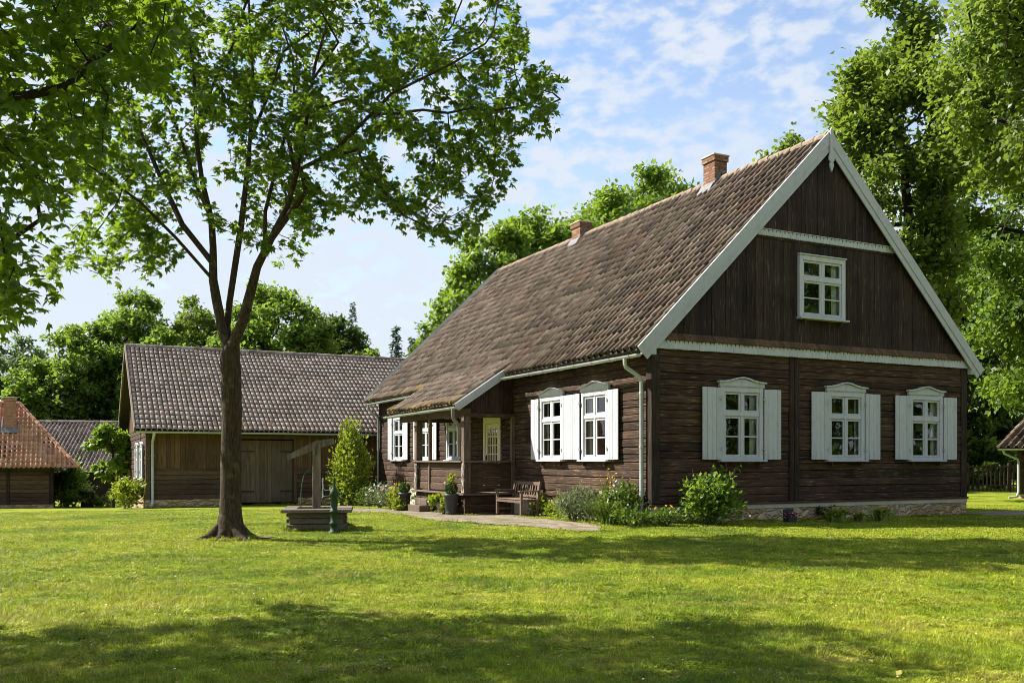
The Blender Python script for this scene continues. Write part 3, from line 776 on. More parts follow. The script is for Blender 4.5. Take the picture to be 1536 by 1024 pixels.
# flared skirt of short boards over the white frieze
sk = MB(); rng = random.Random(8); a = .05
while a < HW-.05:
    b = min(HW-.05, a+rng.uniform(.12, .19)); j = rng.uniform(-.01, .01)
    vs = [(a+.003, -.035, 4.24), (b-.003, -.035, 4.24), (b-.003, -.155, 4.085+j), (a+.003, -.155, 4.085+j)]
    vs += [(x, y+.02, z-.02) for x, y, z in vs]
    sk.add(vs, [(3,2,1,0),(4,5,6,7),(2,3,7,6),(0,4,7,3),(1,2,6,5)]); a = b
sk.build('drip_skirt', M['barn_plank'], house)
def frieze(x0, x1, z0, z1, y, seed):
    mb = MB(); rng = random.Random(seed)
    n = int((x1-x0)/.24)
    for k in range(n):                                   # short boards: nicked along the top, scalloped along the foot
        a = x0+(x1-x0)*k/n+.002; b = x0+(x1-x0)*(k+1)/n-.002; m = 5; z = z0+rng.uniform(-.004, .004)
        lo = [(a, z+.022)]; hi = [(a, z1)]
        for q in range(m):
            c = a+(b-a)*(q+.5)/m; lo += [(c-.014, z), (c+.010, z), (a+(b-a)*(q+1)/m-.001, z+.022)]
        m = 2
        for q in range(m):
            c = a+(b-a)*(q+.5)/m+rng.uniform(-.008, .008); dp = rng.uniform(.045, .08); hi += [(c-.022, z1), (c-.004, z1-dp), (c+.010, z1-dp*.9), (c+.018, z1)]
        hi.append((b, z1))
        mb.prism(lo+hi[::-1], lambda x, zz, d: (x, d, zz), y-.03, y)
    mb.box(x0, x1, y-.05, y, z1+.001, z1+.014)
    bkd = MB(); bkd.box(x0+.01, x1-.01, y+.001, y+.02, z1-.12, z1); 
    f_ = mb.build('frieze_board', M['white'], house); bkd.build('frieze_backing', M['dark'], f_)
    return f_
frieze(.0, HW, 3.87, 4.075, -.075, 3)
frieze(2.95, HW-2.75, 6.70, 6.85, -.045, 4)
bb = MB(); bb.box(2.85, HW-2.7, -.05, .03, 6.645, 6.694); bb.build('tie_beam', M['plank_v'], house)

# roof planes: the long near slope, its far verge leaning a little
S0, S1B, S1T = -.17, 20.0, 18.55
RZ2 = RIDGE_Z+.25
nearc = [(-.42, S0, EAVE_Z-.02), (-.42, S1B, EAVE_Z-.02), (MID, S0, RIDGE_Z), (MID, S1T, RZ2)]
farc = [(2*MID+.42, S0, EAVE_Z-.02), (2*MID+.42, S1B, EAVE_Z-.02), (MID, S0, RIDGE_Z), (MID, S1T, RZ2)]
roof = slab(nearc, .12); r2 = slab(farc, .12); roof.add(r2.v, r2.f)
roof = roof.build('roof', M['batten'], house)
Vt, Ft = tiles(nearc, .25, .36, PANTILE, 31, .008, .02, hs=1.0)
link('roof_tiles', np_mesh('roof_tiles', Vt, Ft, M['tile']), roof)
Vt, Ft = tiles(farc, .3, .4, PANTILE, 32, .014)
link('roof_tiles', np_mesh('roof_tiles_far', Vt, Ft, M['tile']), roof)
ridge_caps((MID, S0+.02, RIDGE_Z+.03), (MID, S1T, RZ2+.03), M['mortar'], roof, .12)
def chimney(name, x, y, z0, z1, wx, wy, m, parent, corbel=True):
    mb = MB(); mb.box(x-wx/2, x+wx/2, y-wy/2, y+wy/2, z0, z1-.15)
    mb.box(x-wx/2-.035, x+wx/2+.035, y-wy/2-.035, y+wy/2+.035, z1-.149, z1-.001)
    c = mb.build('chimney', m, parent)
    k = MB(); k.box(x-wx/2-.06, x+wx/2+.06, y-wy/2-.06, y+wy/2+.06, z1, z1+.045, .01); k.box(x-wx/2+.1, x+wx/2-.1, y-wy/2+.1, y+wy/2-.1, z1+.046, z1+.06)
    k.build('cap_slab', M['stone_cap'], c)
    return c
def flashing(c, x, y, zr, wx, wy, sl):
    f = MB(); e = .05
    for sx in (-1, 1):
        xa = x+sx*(wx/2+e); za = zr-sl*(wx/2+e)
        f.prism([(x, zr+.24), (xa, za+.02), (xa, za+.16), (x, zr+.36)], lambda a, b, d: (a, d, b), y-wy/2-.03, y-wy/2-.002)
        f.add([(xa, y-wy/2-.03, za+.2), (xa, y+wy/2+.03, za+.2), (xa+sx*.18, y+wy/2+.03, za-.08), (xa+sx*.18, y-wy/2-.03, za-.08)], [(0,1,2,3)])
    f.build('flashing', M['lead'], c)
c1 = chimney('chimney', MID-.02, 4.15, 8.3, 10.06, .44, .50, M['brick'], roof); flashing(c1, MID-.02, 4.15, 9.36, .44, .50, .99)
c2 = chimney('chimney', MID-.02, 11.7, 8.4, 9.95, .46, .60, M['brick'], roof); flashing(c2, MID-.02, 11.7, 9.46, .46, .60, .99)

# barge boards: two stepped strips a side, facing us
def barge(parent, pts_a, pts_b, y0, wide=.30):
    """pts (x,z) foot and peak of the roof edge line"""
    mb = MB(); (xa, za), (xb, zb) = pts_a, pts_b; d = np.array((xb-xa, zb-za)); d /= np.linalg.norm(d); nn = np.array((d[1], -d[0]))
    if nn[1] > 0: nn = -nn
    for o0, o1, yy in ((-.06, wide*.55, y0-.05), (wide*.55+.002, wide, y0-.03)):
        p = [np.array((xa, za))+nn*o0, np.array((xb, zb))+nn*o0, np.array((xb, zb))+nn*o1, np.array((xa, za))+nn*o1]
        # plumb cut at the peak
        for i, o_ in ((1, o0), (2, o1)): p[i] = np.array((xb, zb - o_*math.sqrt(1+((zb-za)/(xb-xa))**2)*(1)))
        mb.prism([tuple(q) for q in p], lambda a, b, dd: (a, dd, b), yy, y0)
    return mb.build('barge_board', M['verge'], parent)
barge(house, (-.47, EAVE_Z-.03), (MID-.005, RIDGE_Z+.06), S0+.0)
barge(house, (2*MID+.47, EAVE_Z-.03), (MID+.005, RIDGE_Z+.06), S0+.0)
vb = MB(); vb.beam((-.47, S1B+.03, EAVE_Z), (MID, S1T+.03, RZ2+.06), .05, .24); vb.build('barge_board', M['verge'], house)
so_ = MB()                                                  # boxed eave ends
for sx, x0 in ((1, -.36), (-1, HW+.36)): so_.prism([(x0, 3.72), (x0+sx*.34, 3.72), (x0+sx*.34, 4.02), (x0, 3.9)], lambda a, b, d: (a, d, b), S0-.02, S0+.10)
each(so_, 'eave_bracket', M['verge'], house)
fi = MB()
prof = [(-.05, 9.42), (0, 9.50), (.05, 9.42), (.05, 8.86), (.085, 8.80), (.085, 8.70), (.04, 8.66), (.07, 8.58), (.035, 8.50), (.0, 8.42), (-.035, 8.50), (-.07, 8.58), (-.04, 8.66), (-.085, 8.70), (-.085, 8.80), (-.05, 8.86)]
fi.prism([(MID+x, z) for x, z in prof], lambda a, b, d: (a, d, b), S0-.085, S0-.052); fi.build('finial', M['verge'], house)
ea = MB()                                                  # soffit and rafter feet along the long eave
k = .25
while k < HL:
    ea.beam((-.40, k, 3.80), (.1, k, 4.2), .09, .12); k += .95
ea.box(-.40, -.002, 0.0, HL, 3.935, 3.955); ea.build('eave_soffit', M['porch_wood'], house)

def gutter(parent, a, b, r=.07, m=None, seed=1):
    a = np.array(a, float); b = np.array(b, float); d = (b-a)/np.linalg.norm(b-a); s = np.cross(d, (0,0,1)); s /= np.linalg.norm(s)
    mb = MB(); vs = []; n = 8
    for e in (a, b):
        for rr in (r, r-.008):
            for j in range(n+1):
                an = PI+PI*j/n; vs.append(e+s*rr*math.cos(an)+np.array((0,0,1))*rr*math.sin(an))
    N = n+1; fs = []
    for j in range(n):
        fs.append((j, j+1, 2*N+j+1, 2*N+j)); fs.append((N+j+1, N+j, 3*N+j, 3*N+j+1)); fs.append((j, N+j, N+j+1, j+1)); fs.append((2*N+j, 2*N+j+1, 3*N+j+1, 3*N+j))
    mb.add(vs, fs, False)
    for e, sg in ((a, -1), (b, 1)):
        ring = [e+s*r*math.cos(PI+PI*j/n)+np.array((0,0,1))*r*math.sin(PI+PI*j/n) for j in range(N)]; mb.add(ring, [tuple(range(N))])
    ln = np.linalg.norm(b-a); q = .3
    while q < ln:
        c = a+d*q; path = [c+s*(r+.006)*math.cos(PI+PI*j/8)+np.array((0,0,1))*(r+.006)*math.sin(PI+PI*j/8) for j in range(9)]
        mb.tube(path, .008, 4); q += .8
    return mb.build('gutter', m or M['gutter'], parent)
def downpipe(parent, path, r=.048, collars=(), m=None):
    mb = MB(); mb.tube(path, r, 10)
    for c in collars: mb.tube([(c[0], c[1], c[2]-.03), (c[0], c[1], c[2]+.03)], r+.012, 10)
    return mb.build('downpipe', m or M['gutter'], parent)
gutter(house, (-.52, -.25, 3.70), (-.52, 6.75, 3.74)); gutter(house, (-.52, 12.85, 3.72), (-.52, 19.9, 3.72))
downpipe(house, [(-.52,.30,3.66),(-.52,.30,3.55),(-.50,.29,3.46),(-.16,.25,3.26),(-.12,.24,3.16),(-.12,.24,.48),(-.14,.22,.36),(-.22,.14,.26),(-.30,.06,.22)], collars=[(-.12,.24,2.9),(-.12,.24,1.7),(-.12,.24,.62)])
downpipe(house, [(-.52,19.5,3.66),(-.52,19.5,3.5),(-.16,19.4,3.2),(-.12,19.4,3.1),(-.12,19.4,-.35)], collars=[(-.12,19.4,2.6),(-.12,19.4,1.0)])

# windows and shutters of the house
win = window_parts(CW, CH, True, seed=2); win2 = window_parts(CW, CH, True, seed=7)
for i, c in enumerate(GWIN): put_window(win if i != 1 else win2, house, (c, -.03, SILL), 0)
for i, c in enumerate(LW): put_window(win2 if i % 2 else win, house, (-.03, c, SILL), -PI/2)
put_window(win, house, (-.03, 11.35, SILL), -PI/2)
attic = window_parts(AW, AH, False, seed=5); put_window(attic, house, (AC, -.06, AZ0), 0)
SHH = 1.66
shm = {}
def shutter(parent, x, y, z, wd, rz, side, seed=0, hgt=SHH):
    key = (round(wd, 2), seed % 3, hgt)
    if key not in shm: shm[key] = shutter_mesh(wd, hgt, seed)
    o_ = link('shutter', shm[key], parent, (x, y, z), rz)
    if 'h' not in shm: shm['h'] = hinge_mesh()
    for z_ in (.24, hgt-.26): link('hinge', shm['h'], o_, (0 if side > 0 else wd, 0, z_))
for i, c in enumerate(GWIN):
    wd = .52
    shutter(house, c-CW/2-.01-wd, -.075, SILL, wd, rad(-1.2), -1, i); shutter(house, c+CW/2+.01, -.085, SILL, wd, rad(1.5), 1, i+1)
for i, c in enumerate(LW):
    for sd in (-1, 1):
        # on the long wall local +x runs towards us (house -y)
        wd = .48 if i in (0, 1) and ((i == 0 and sd < 0) or (i == 1 and sd > 0)) else .5
        wd = .46 if i < 2 else .52
        if sd > 0: shutter(house, -.085, c-CW/2-.01, SILL, wd, -PI/2+rad(1), 1, i)      # nearer side
        else: shutter(house, -.085, c+CW/2+.01+wd, SILL, wd, -PI/2-rad(1), -1, i+1)

# door inside the porch
dr = MB(); dr.box(-.055, .06, 7.77, 7.89, .46, 2.72, .006); dr.box(-.055, .06, 8.86, 8.98, .46, 2.72, .006); dr.box(-.06, .06, 7.891, 8.859, 2.52, 2.72, .006); dr.box(-.075, .0, 7.74, 9.01, 2.722, 2.77, .006)
door = dr.build('door', M['cream'], house)
lf = MB(); y0, y1, z0, z1 = 7.90, 8.85, .47, 2.51
for a, b in ((y0, y0+.12), (y1-.12, y1)): lf.box(-.02, .02, a, b, z0, z1)
lf.box(-.019, .019, y0+.12, y1-.12, z1-.12, z1); lf.box(-.019, .019, y0+.12, y1-.12, z0, 1.32); lf.box(-.028, -.0195, y0+.2, (y0+y1)/2-.03, .62, 1.2); lf.box(-.028, -.0195, (y0+y1)/2+.03, y1-.2, .62, 1.2)
for k in range(1, 4): lf.box(-.017, .017, y0+.12+(y1-y0-.24)*k/4-.016, y0+.12+(y1-y0-.24)*k/4+.016, 1.32, z1-.12)
for k in range(1, 4): lf.box(-.0155, .0155, y0+.12, y1-.12, 1.32+(z1-.12-1.32)*k/4-.016, 1.32+(z1-.12-1.32)*k/4+.016)
lf.build('door_leaf', M['cream'], door)
gl = MB(); gl.add([(0, y0+.1, 1.3), (0, y1-.1, 1.3), (0, y1-.1, z1-.1), (0, y0+.1, z1-.1)], [(0,1,2,3)]); gl.build('pane', M['glass'], door)
hd = MB(); hd.box(-.05, -.021, y1-.10, y1-.06, 1.40, 1.56); hd.tube([(-.03,y1-.08,1.5),(-.075,y1-.08,1.5),(-.075,y1-.20,1.49)], .010, 6); hd.build('handle', M['iron'], door)

# ---- porch
PS0, PS1, PD = 6.82, 10.9, 1.6
pr_c = [(-1.83, 6.72, 2.99), (-1.83, 12.72, 2.99), (-.05, 6.72, 4.20), (-.05, 12.72, 4.20)]
pr = slab(pr_c, .07).build('porch_roof', M['batten'], house)
Vt, Ft = tiles(pr_c, .25, .35, PANTILE, 41, .012, .02); link('roof_tiles', np_mesh('porch_tiles', Vt, Ft, M['tile']), pr)
mo = MB(); rng = random.Random(17)
for k in range(90):
    y = 6.8+5.8*rng.random()**1.1; f = rng.random()**2*.35; r = rng.uniform(.018, .05)*(1.3-f*2); cx2, cz2 = -1.90+f, 2.955+f*.68+.075
    mo.lathe([(r*.7, -r*.5), (r*1.1, 0), (r*.8, r*.55), (r*.25, r*.8)], (cx2, y, cz2), 7)
mo.build('moss', M['moss'], pr)['kind'] = 'stuff'
# mossy bottom course, standing a touch proud
mc = [(-1.90, 6.72, 2.955), (-1.90, 12.72, 2.955), (-1.62, 6.72, 3.145), (-1.62, 12.72, 3.145)]
Vt, Ft = tiles([(x, y, z+.012) for x, y, z in mc], .245, .34, PANTILE, 43, .03); link('mossy_tiles', np_mesh('mossy_course', Vt, Ft, M['tile_moss']), pr)
em = [(-.47, 12.75, EAVE_Z-.065), (-.47, S1B, EAVE_Z-.065), (-.25, 12.75, EAVE_Z+.155), (-.25, S1B, EAVE_Z+.155)]
Vt, Ft = tiles(em, .245, .34, PANTILE, 44, .03); link('mossy_tiles', np_mesh('mossy_eave', Vt, Ft, M['tile_moss']), roof)
pb_ = MB()
pb_.beam((-1.90, 6.69, 2.88), (-.42, 6.69, 3.87), .045, .22, (0,0,1)); pb_.beam((-1.90, 6.655, 2.93), (-.40, 6.655, 3.95), .03, .11, (0,0,1))
pb_.build('barge_board', M['verge'], house)
pb2 = MB(); pb2.beam((-1.90, 12.74, 2.99), (-.42, 12.74, 3.98), .04, .12); pb2.build('barge_board', M['verge'], house)
gutter(house, (-1.98, 6.55, 2.88), (-1.98, 12.85, 2.86), .06)
downpipe(house, [(-1.98,6.75,2.84),(-1.98,6.75,2.66),(-1.94,6.78,2.54),(-1.80,6.84,2.42),(-1.76,6.86,2.3),(-1.76,6.86,1.5)], .055, [(-1.76,6.86,1.9)], M['old_pipe'])
def post(y, x=-PD+.09, z0=.46, z1=2.66, wdt=.21):
    mb = MB(); mb.box(x-wdt/2, x+wdt/2, y-wdt/2, y+wdt/2, z0, z1, .012)
    mb.box(x-wdt/2-.015, x+wdt/2+.015, y-wdt/2-.015, y+wdt/2+.015, 2.45, 2.52, .01)
    return mb.build('porch_post', M['post_wood'], house)
post(PS0+.10); post(PS1-.10); post(9.75, wdt=.10); post(PS0+.06, -.06, wdt=.12)
pp = MB()                                                 # lower, once white-painted corner posts
for y in (PS0+.10, PS1-.10): pp.box(-PD-.02, -PD+.19, y-.105, y+.105, .47, 1.333, .012)
each(pp, 'pedestal', M['peel'], house)
beam_ = MB(); beam_.box(-PD+.0, -PD+.17, PS0-.1, 12.4, 2.66, 2.86, .01); beam_.box(-PD+.17, -.0, PS0+.02, PS0+.18, 2.62, 2.74, .01); beam_.box(-PD+.17, 0, PS1-.18, PS1-.02, 2.62, 2.74); beam_.box(-PD+.05, 0, 12.3, 12.4, 2.70, 2.84)
each(beam_, 'porch_beam', M['porch_wood'], house)
pw = MB()
logs(pw, lambda a, d, z: (a, PS0+.06-d, z), -PD+.2, -.03, .50, 1.33, .21, (), 51, .06, .7)
logs(pw, lambda a, d, z: (-PD+.10-d, a, z), PS0+.25, PS1-.24, .50, 1.33, .21, (), 52, .06, .7)
logs(pw, lambda a, d, z: (a, PS0+.03-d, z), -PD+.02, -.03, -.55, .40, .24, (), 53, .06, .5)
logs(pw, lambda a, d, z: (-PD+.06-d, a, z), PS0+.04, PS1, -.55, .40, .24, (), 54, .06, .5)
pw.build('porch_wall', M['porch_wood'], house)
pg = MB()                                                 # plank triangle closing the porch side above the opening
planks(pg, lambda a, d, z: (a, PS0+.06-d, z), -PD+.02, -.03, lambda a: 2.74, lambda a: 2.92+(a+PD+.1)*.66, .16, (), 56)
pg.build('porch_gable', M['plank_v'], house)
rl = MB(); rl.box(-PD-.02, -.03, PS0-.06, PS0+.14, 1.335, 1.385, .01); rl.box(-PD-.06, -PD+.16, PS0+.141, PS1+.06, 1.335, 1.385, .01)
each(rl, 'hand_rail', M['post_wood'], house)
fl2 = MB(); fl2.box(-PD-.07, -.05, PS0-.07, PS1+.07, .405, .465, .012); fl2.build('porch_floor', M['post_wood'], house)
st = MB(); st.box(-PD-.45, -PD-.01, 9.25, 10.3, -.6, .02, .01); st.box(-PD-.22, -PD-.005, 9.25, 10.3, .021, .22, .01); each(st, 'step', M['post_wood'], house)

# ================================================================== BARN
barn = thing('barn', 'long grey-brown timber barn with plank doors and rolled tile roof beside the lawn tree', 'barn', (B0[0], B0[1], -.42), HROT)
bz = .42; BW, BL = 12.6, 20.0; BE, BR = 2.66+bz, 6.40+bz
fb = lambda a, d, z: (a, -d, z)
D0, D1, DZ = 3.5, 5.55, 2.62
w1_ = MB(); logs(w1_, fb, .05, D0-.05, .30, 1.45, .19, (), 61, .12, 1.2); logs(w1_, fb, D1+.05, BL, .30, 1.45, .19, (), 62, .12, 1.2); w1_.build('log_wall', M['barn_log'], barn)
w2_ = MB(); planks(w2_, fb, .05, D0-.05, lambda a: 1.45, lambda a: BE+.2, .17, (), 63); planks(w2_, fb, D1+.05, BL, lambda a: 1.45, lambda a: BE+.2, .17, (), 64); planks(w2_, fb, D0-.05, D1+.05, lambda a: DZ+.05, lambda a: BE+.2, .17, (), 68)
w2_.box(.05, D0-.05, -.045, .02, 1.42, 1.50, .008); w2_.box(D1+.05, BL, -.045, .02, 1.42, 1.50, .008)
w2_.build('plank_wall', M['barn_plank'], barn)
bd = MB()
for a, b, sd in ((D0, (D0+D1)/2-.01, 65), ((D0+D1)/2+.01, D1, 66)): planks(bd, lambda x, d, z: fb(x, d-.03, z), a, b, lambda x: .12, lambda x: DZ, .2, (), sd)
bdoor = bd.build('door', M['door_wood'], barn)
hb = MB()
for z in (.55, 2.15): hb.box(D1-.5, D1+.08, -.0, -.035+.06, z, z+.05); hb.box(D0-.08, D0+.5, -.0, .025, z, z+.05)
each(hb, 'hinge', M['iron'], bdoor)
fr_ = MB(); fr_.box(D0-.16, D0-.04, -.05, .1, .1, DZ+.1, .01); fr_.box(D1+.04, D1+.16, -.05, .1, .1, DZ+.1, .01); fr_.box(D0-.5, D1+.5, -.09, .05, DZ+.08, DZ+.20, .01)
each(fr_, 'door_frame', M['barn_plank'], barn)
# gable end on the left
fg = lambda a, d, z: (-d, a, z)
BWIN = [1.9, 4.6]
g1 = MB(); logs(g1, fg, .12, BW, .40, BE+.05, .2, [(c-.48, c+.48, 1.1, 2.3) for c in BWIN], 71, .12); g1.build('gable_wall', M['dark_log'], barn)
sl_b = (BR-BE)/(BW/2)
g2 = MB(); planks(g2, lambda a, d, z: fg(a, d+.03, z), .05, BW-.05, lambda a: BE+.02, lambda a: BE+min(a, BW-a)*sl_b-.02, .2, (), 72); g2.build('gable_boarding', M['barn_plank'], barn)
cpb = MB(); cpb.box(-.05, .14, -.05, .14, .3, BE+.1, .012); cpb.box(-.045, .1, 3.15, 3.35, .3, BE+.1, .01); each(cpb, 'corner_post', M['barn_log'], barn)
bwin = window_parts(1.0, 1.25, True, seed=4)
for c in BWIN:
    put_window(bwin, barn, (-.03, c, 1.08), -PI/2)
    shutter(barn, -.08, c-.52, 1.08, .42, -PI/2, 1, 1, 1.25); shutter(barn, -.08, c+.52+.42, 1.08, .42, -PI/2, -1, 2, 1.25)
fd = MB(); fd.box(-.06, D0-.3, -.08, .2, -1.0, .30); fd.box(D1+.2, BL, -.08, .2, -1.0, .30); fd.box(-.06, .2, .2, BW, -1.0, .40); each(fd, 'foundation', M['stone'], barn)
inn = MB(); inn.box(.3, BL, .6, .7, -.5, BE); inn.box(.5, .6, .7, BW, -.5, BE+.1); inn.box(BL-.1, BL, .2, BW, -.5, BE); inn.box(.1, BL, BW-.1, BW, -.5, BE); each(inn, 'inner_wall', M['dark'], barn)
bn = [(-.42, -.48, BE-.13), (BL+.3, -.48, BE-.13), (-.42, BW/2, BR+.02), (BL+.3, BW/2, BR+.02)]
bf = [(-.42, BW+.48, BE-.13), (BL+.3, BW+.48, BE-.13), bn[2], bn[3]]
br_ = slab(bn, .12); b2_ = slab(bf, .12); br_.add(b2_.v, b2_.f); broof = br_.build('roof', M['batten'], barn)
Vt, Ft = tiles(bn, .19, .40, FLATROLL, 81, .010, .042, hs=.95); link('roof_tiles', np_mesh('barn_tiles', Vt, Ft, M['barn_tile']), broof)
ridge_caps((-.42, BW/2, BR+.06), (BL+.3, BW/2, BR+.06), M['dull_tile'], broof, .13)
vb_ = MB()
for sg, yy in ((1, -.48), (-1, BW+.48)): vb_.beam((-.46, yy, BE-.12), (-.46, BW/2, BR+.05), .05, .22)
each(vb_, 'barge_board', M['grey_wood'], barn)
rb = MB(); k = .3
while k < BL: rb.beam((k, -.46, BE-.16), (k, .2, BE+.28), .1, .12); k += 1.1
each(rb, 'rafter_foot', M['barn_plank'], barn)
gutter(barn, (-.4, -.56, BE-.17), (BL, -.56, BE-.17), .07)
downpipe(barn, [(.22,-.56,BE-.2),(.22,-.56,BE-.3),(.20,-.14,BE-.55),(.20,-.12,BE-.65),(.20,-.12,.25),(.18,-.2,.12),(.12,-.3,.06)], .055, [(.2,-.12,2.0),(.2,-.12,1.0)])

# ================================================================== COTTAGE with red hipped roof, far left
cx_, cy_ = -23.5, 46.0
cz = ht(cx_, cy_)
cot = thing('cottage', 'low dark log cottage with orange hipped tile roof and brick chimney at left edge', 'cottage', (cx_, cy_, cz), HROT)
CE, CL_, CD = 2.06, 9.0, 6.0                               # eave height, length (to the left), depth
fc = lambda a, d, z: (-a, -d, z)
cwm = MB(); logs(cwm, fc, 0, CL_, .2, CE+.25, .22, [(2.9, 3.7, .95, 1.65)], 91, .12); logs(cwm, lambda a, d, z: (d, a, z), .1, CD, .2, CE+.25, .22, (), 92, .12); cwm.build('wall', M['barn_log'], cot)
cc = MB(); cc.box(-.15, .05, -.06, .12, .1, CE+.2, .01); cc.box(-2.05, -1.9, -.05, .1, .1, CE+.2, .01); each(cc, 'corner_post', M['plank_v'], cot)
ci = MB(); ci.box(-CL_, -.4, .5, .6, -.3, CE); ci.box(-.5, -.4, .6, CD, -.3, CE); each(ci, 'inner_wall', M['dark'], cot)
cwn = MB(); cwn.box(-3.7, -2.9, .0, .04, .95, 1.0); cwn.box(-3.7, -2.9, .0, .04, 1.6, 1.65); cwn.box(-3.7, -3.64, .0, .04, 1.0, 1.6); cwn.box(-2.96, -2.9, .0, .04, 1.0, 1.6); cwn.box(-3.33, -3.27, .0, .04, 1.0, 1.6); cwo = cwn.build('window', M['barn_plank'], cot)
cgl = MB(); cgl.add([(-3.64,.03,1.0),(-2.96,.03,1.0),(-2.96,.03,1.6),(-3.64,.03,1.6)], [(0,1,2,3)]); cgl.build('pane', M['glass'], cwo)
cfo = MB(); cfo.box(-CL_, .05, -.08, .2, -1.0, .2); cfo.box(-.2, .05, .2, CD, -1.0, .2); each(cfo, 'foundation', M['stone'], cot)
HR = 3.38                                                 # ridge rise above the eave
xe, ye = 1.2, -.55; yb = CD+.55; xr = -1.6; ymid = CD/2; xl = -CL_-.5
rc_front = [(xl, ye, CE), (xe, ye, CE), (xl, ymid, CE+HR), (xe, ymid, CE+HR)]
hipx = lambda v: 1-(v*(xe-xr))/(xe-xl)
rbase = MB(); A_, B_, C_, D_, E_, F_ = (xl,ye,CE), (xe,ye,CE), (xe,yb,CE), (xl,yb,CE), (xl,ymid,CE+HR), (xr,ymid,CE+HR)
rbase.add([np.array(p)-np.array((0,0,.02)) for p in (A_,B_,C_,D_,E_,F_)], [(0,1,5,4),(1,2,5),(2,3,4,5),(3,2,1,0)])
crf = rbase.build('roof', M['batten'], cot)
Vt, Ft = tiles(rc_front, .22, .32, PANTILE, 93, .008, .018, hs=.5, keep=lambda u, v: u < hipx(v)); link('roof_tiles', np_mesh('cottage_tiles', Vt, Ft, M['red_tile']), crf)
# hip end: a triangle of tiles
rc_hip = [(xe, ye, CE), (xe, yb, CE), (xr, ye, CE+HR), (xr, yb, CE+HR)]
Vt, Ft = tiles(rc_hip, .22, .32, PANTILE, 94, .008, .018, hs=.5, keep=lambda u, v: v*.5-.01 < u < 1-v*.5+.01); link('roof_tiles', np_mesh('cottage_hip_tiles', Vt, Ft, M['red_tile']), crf)
ridge_caps((xe, ye, CE+.03), (xr, ymid, CE+HR+.03), M['red_tile'], crf, .1, .36); ridge_caps((xr, ymid, CE+HR+.04), (xl, ymid, CE+HR+.04), M['red_tile'], crf, .11, .36)
chx, chy = -1.98, 1.75
cc1 = chimney('chimney', chx, chy, CE+1.2, 5.66, .54, .54, M['brick_red'], crf)
cfl = MB(); zz = CE+HR*(chy-.31-ye)/(ymid-ye)
cfl.add([(chx-.4, chy-.33, zz+.16), (chx+.4, chy-.33, zz+.16), (chx+.4, chy-.55, zz-.10), (chx-.4, chy-.55, zz-.10)], [(3,2,1,0)]); cfl.beam((chx-.36, chy-.35, zz+.12), (chx-.36, chy+.4, zz+.72), .06, .06); cfl.build('flashing', M['lead'], cc1)

# ================================================================== low outbuilding behind the cottage
lx, ly = -37.0, 59.0
lz = -1.2
low_b = thing('outbuilding', 'low plank outbuilding with long dull brown tiled roof behind the orange-roofed cottage', 'shed', (lx, ly, lz), rad(8))
LB, LE, LR, LD = 20.0, 1.95, 5.3, 9.0
fl_ = lambda a, d, z: (a, -d, z)
lw = MB(); planks(lw, fl_, 0, LB, lambda a: .1, lambda a: LE+.4, .25, (), 95); lw.box(0, .1, .0, LD, 0, LE+.3); lw.box(LB-.1, LB, 0, LD, 0, LE+.3); lw.box(0, LB, LD-.1, LD, 0, LE+.3); lw.box(0, LB, .2, .3, -.8, LE); lw.build('wall', M['plank_v'], low_b)
ln_ = [(-.4, -.6, LE-.05), (LB+.4, -.6, LE-.05), (-.4, LD/2, LR), (LB+.4, LD/2, LR)]; lf_ = [(-.4, LD+.6, LE-.05), (LB+.4, LD+.6, LE-.05), ln_[2], ln_[3]]
lr = slab(ln_, .12); l2 = slab(lf_, .12); lr.add(l2.v, l2.f); lroof = lr.build('roof', M['batten'], low_b)
Vt, Ft = tiles(ln_, .26, .36, PANTILE, 96, .014, .02, hs=.65); link('roof_tiles', np_mesh('outbuilding_tiles', Vt, Ft, M['dull_tile']), lroof)
ridge_caps((-.4, LD/2, LR+.04), (LB+.4, LD/2, LR+.04), M['dull_tile'], lroof, .13)
gutter(low_b, (-.4, -.68, LE-.08), (LB+.4, -.68, LE-.08), .07)

# ================================================================== shed at the right edge
sx_, sy_ = 22.5, 40.0
shed = thing('log_shed', 'small log shed with brown tiled roof at right edge of the lawn', 'shed', (sx_, sy_, ht(sx_, sy_)), rad(-33))
SE, SR, SW, SD = 2.30, 5.0, 5.5, 5.0
fs_ = lambda a, d, z: (a, -d, z)
sw = MB(); logs(sw, fs_, .05, SW, .2, SE+.1, .2, (), 97, .12); logs(sw, lambda a, d, z: (-d, a, z), .1, SD, .2, SE+.1, .2, (), 98, .12); sw.build('wall', M['dark_log'], shed)
sg = MB(); sg.box(-.05, .13, -.05, .13, .2, SE, .01); sg.build('corner_post', M['barn_log'], shed)
sf = MB(); sf.box(-.05, SW, -.06, .2, -1, .2); sf.box(-.05, .2, .2, SD, -1, .2); each(sf, 'foundation', M['stone'], shed); si_ = MB(); si_.box(.4, SW, .5, .6, .1, SE); si_.box(.4, .5, .6, SD, .1, SE); each(si_, 'inner_wall', M['dark'], shed)
sn = [(-.75, -.6, SE-.05), (SW+.5, -.6, SE-.05), (1.4, SD/2, SR), (SW-.4, SD/2, SR)]
s_f = [(-.75, SD+.6, SE-.05), (SW+.5, SD+.6, SE-.05), sn[2], sn[3]]; s_l = [(-.75, SD+.6, SE-.05), (-.75, -.6, SE-.05), (1.4, SD/2+.01, SR), (1.4, SD/2-.01, SR)]
sr = slab(sn, .1)
for q in (s_f, s_l): z_ = slab(q, .1); sr.add(z_.v, z_.f)
sroof = sr.build('roof', M['batten'], shed)
Vt, Ft = tiles(sn, .25, .36, PANTILE, 99, .015); link('roof_tiles', np_mesh('shed_tiles', Vt, Ft, M['tile']), sroof)
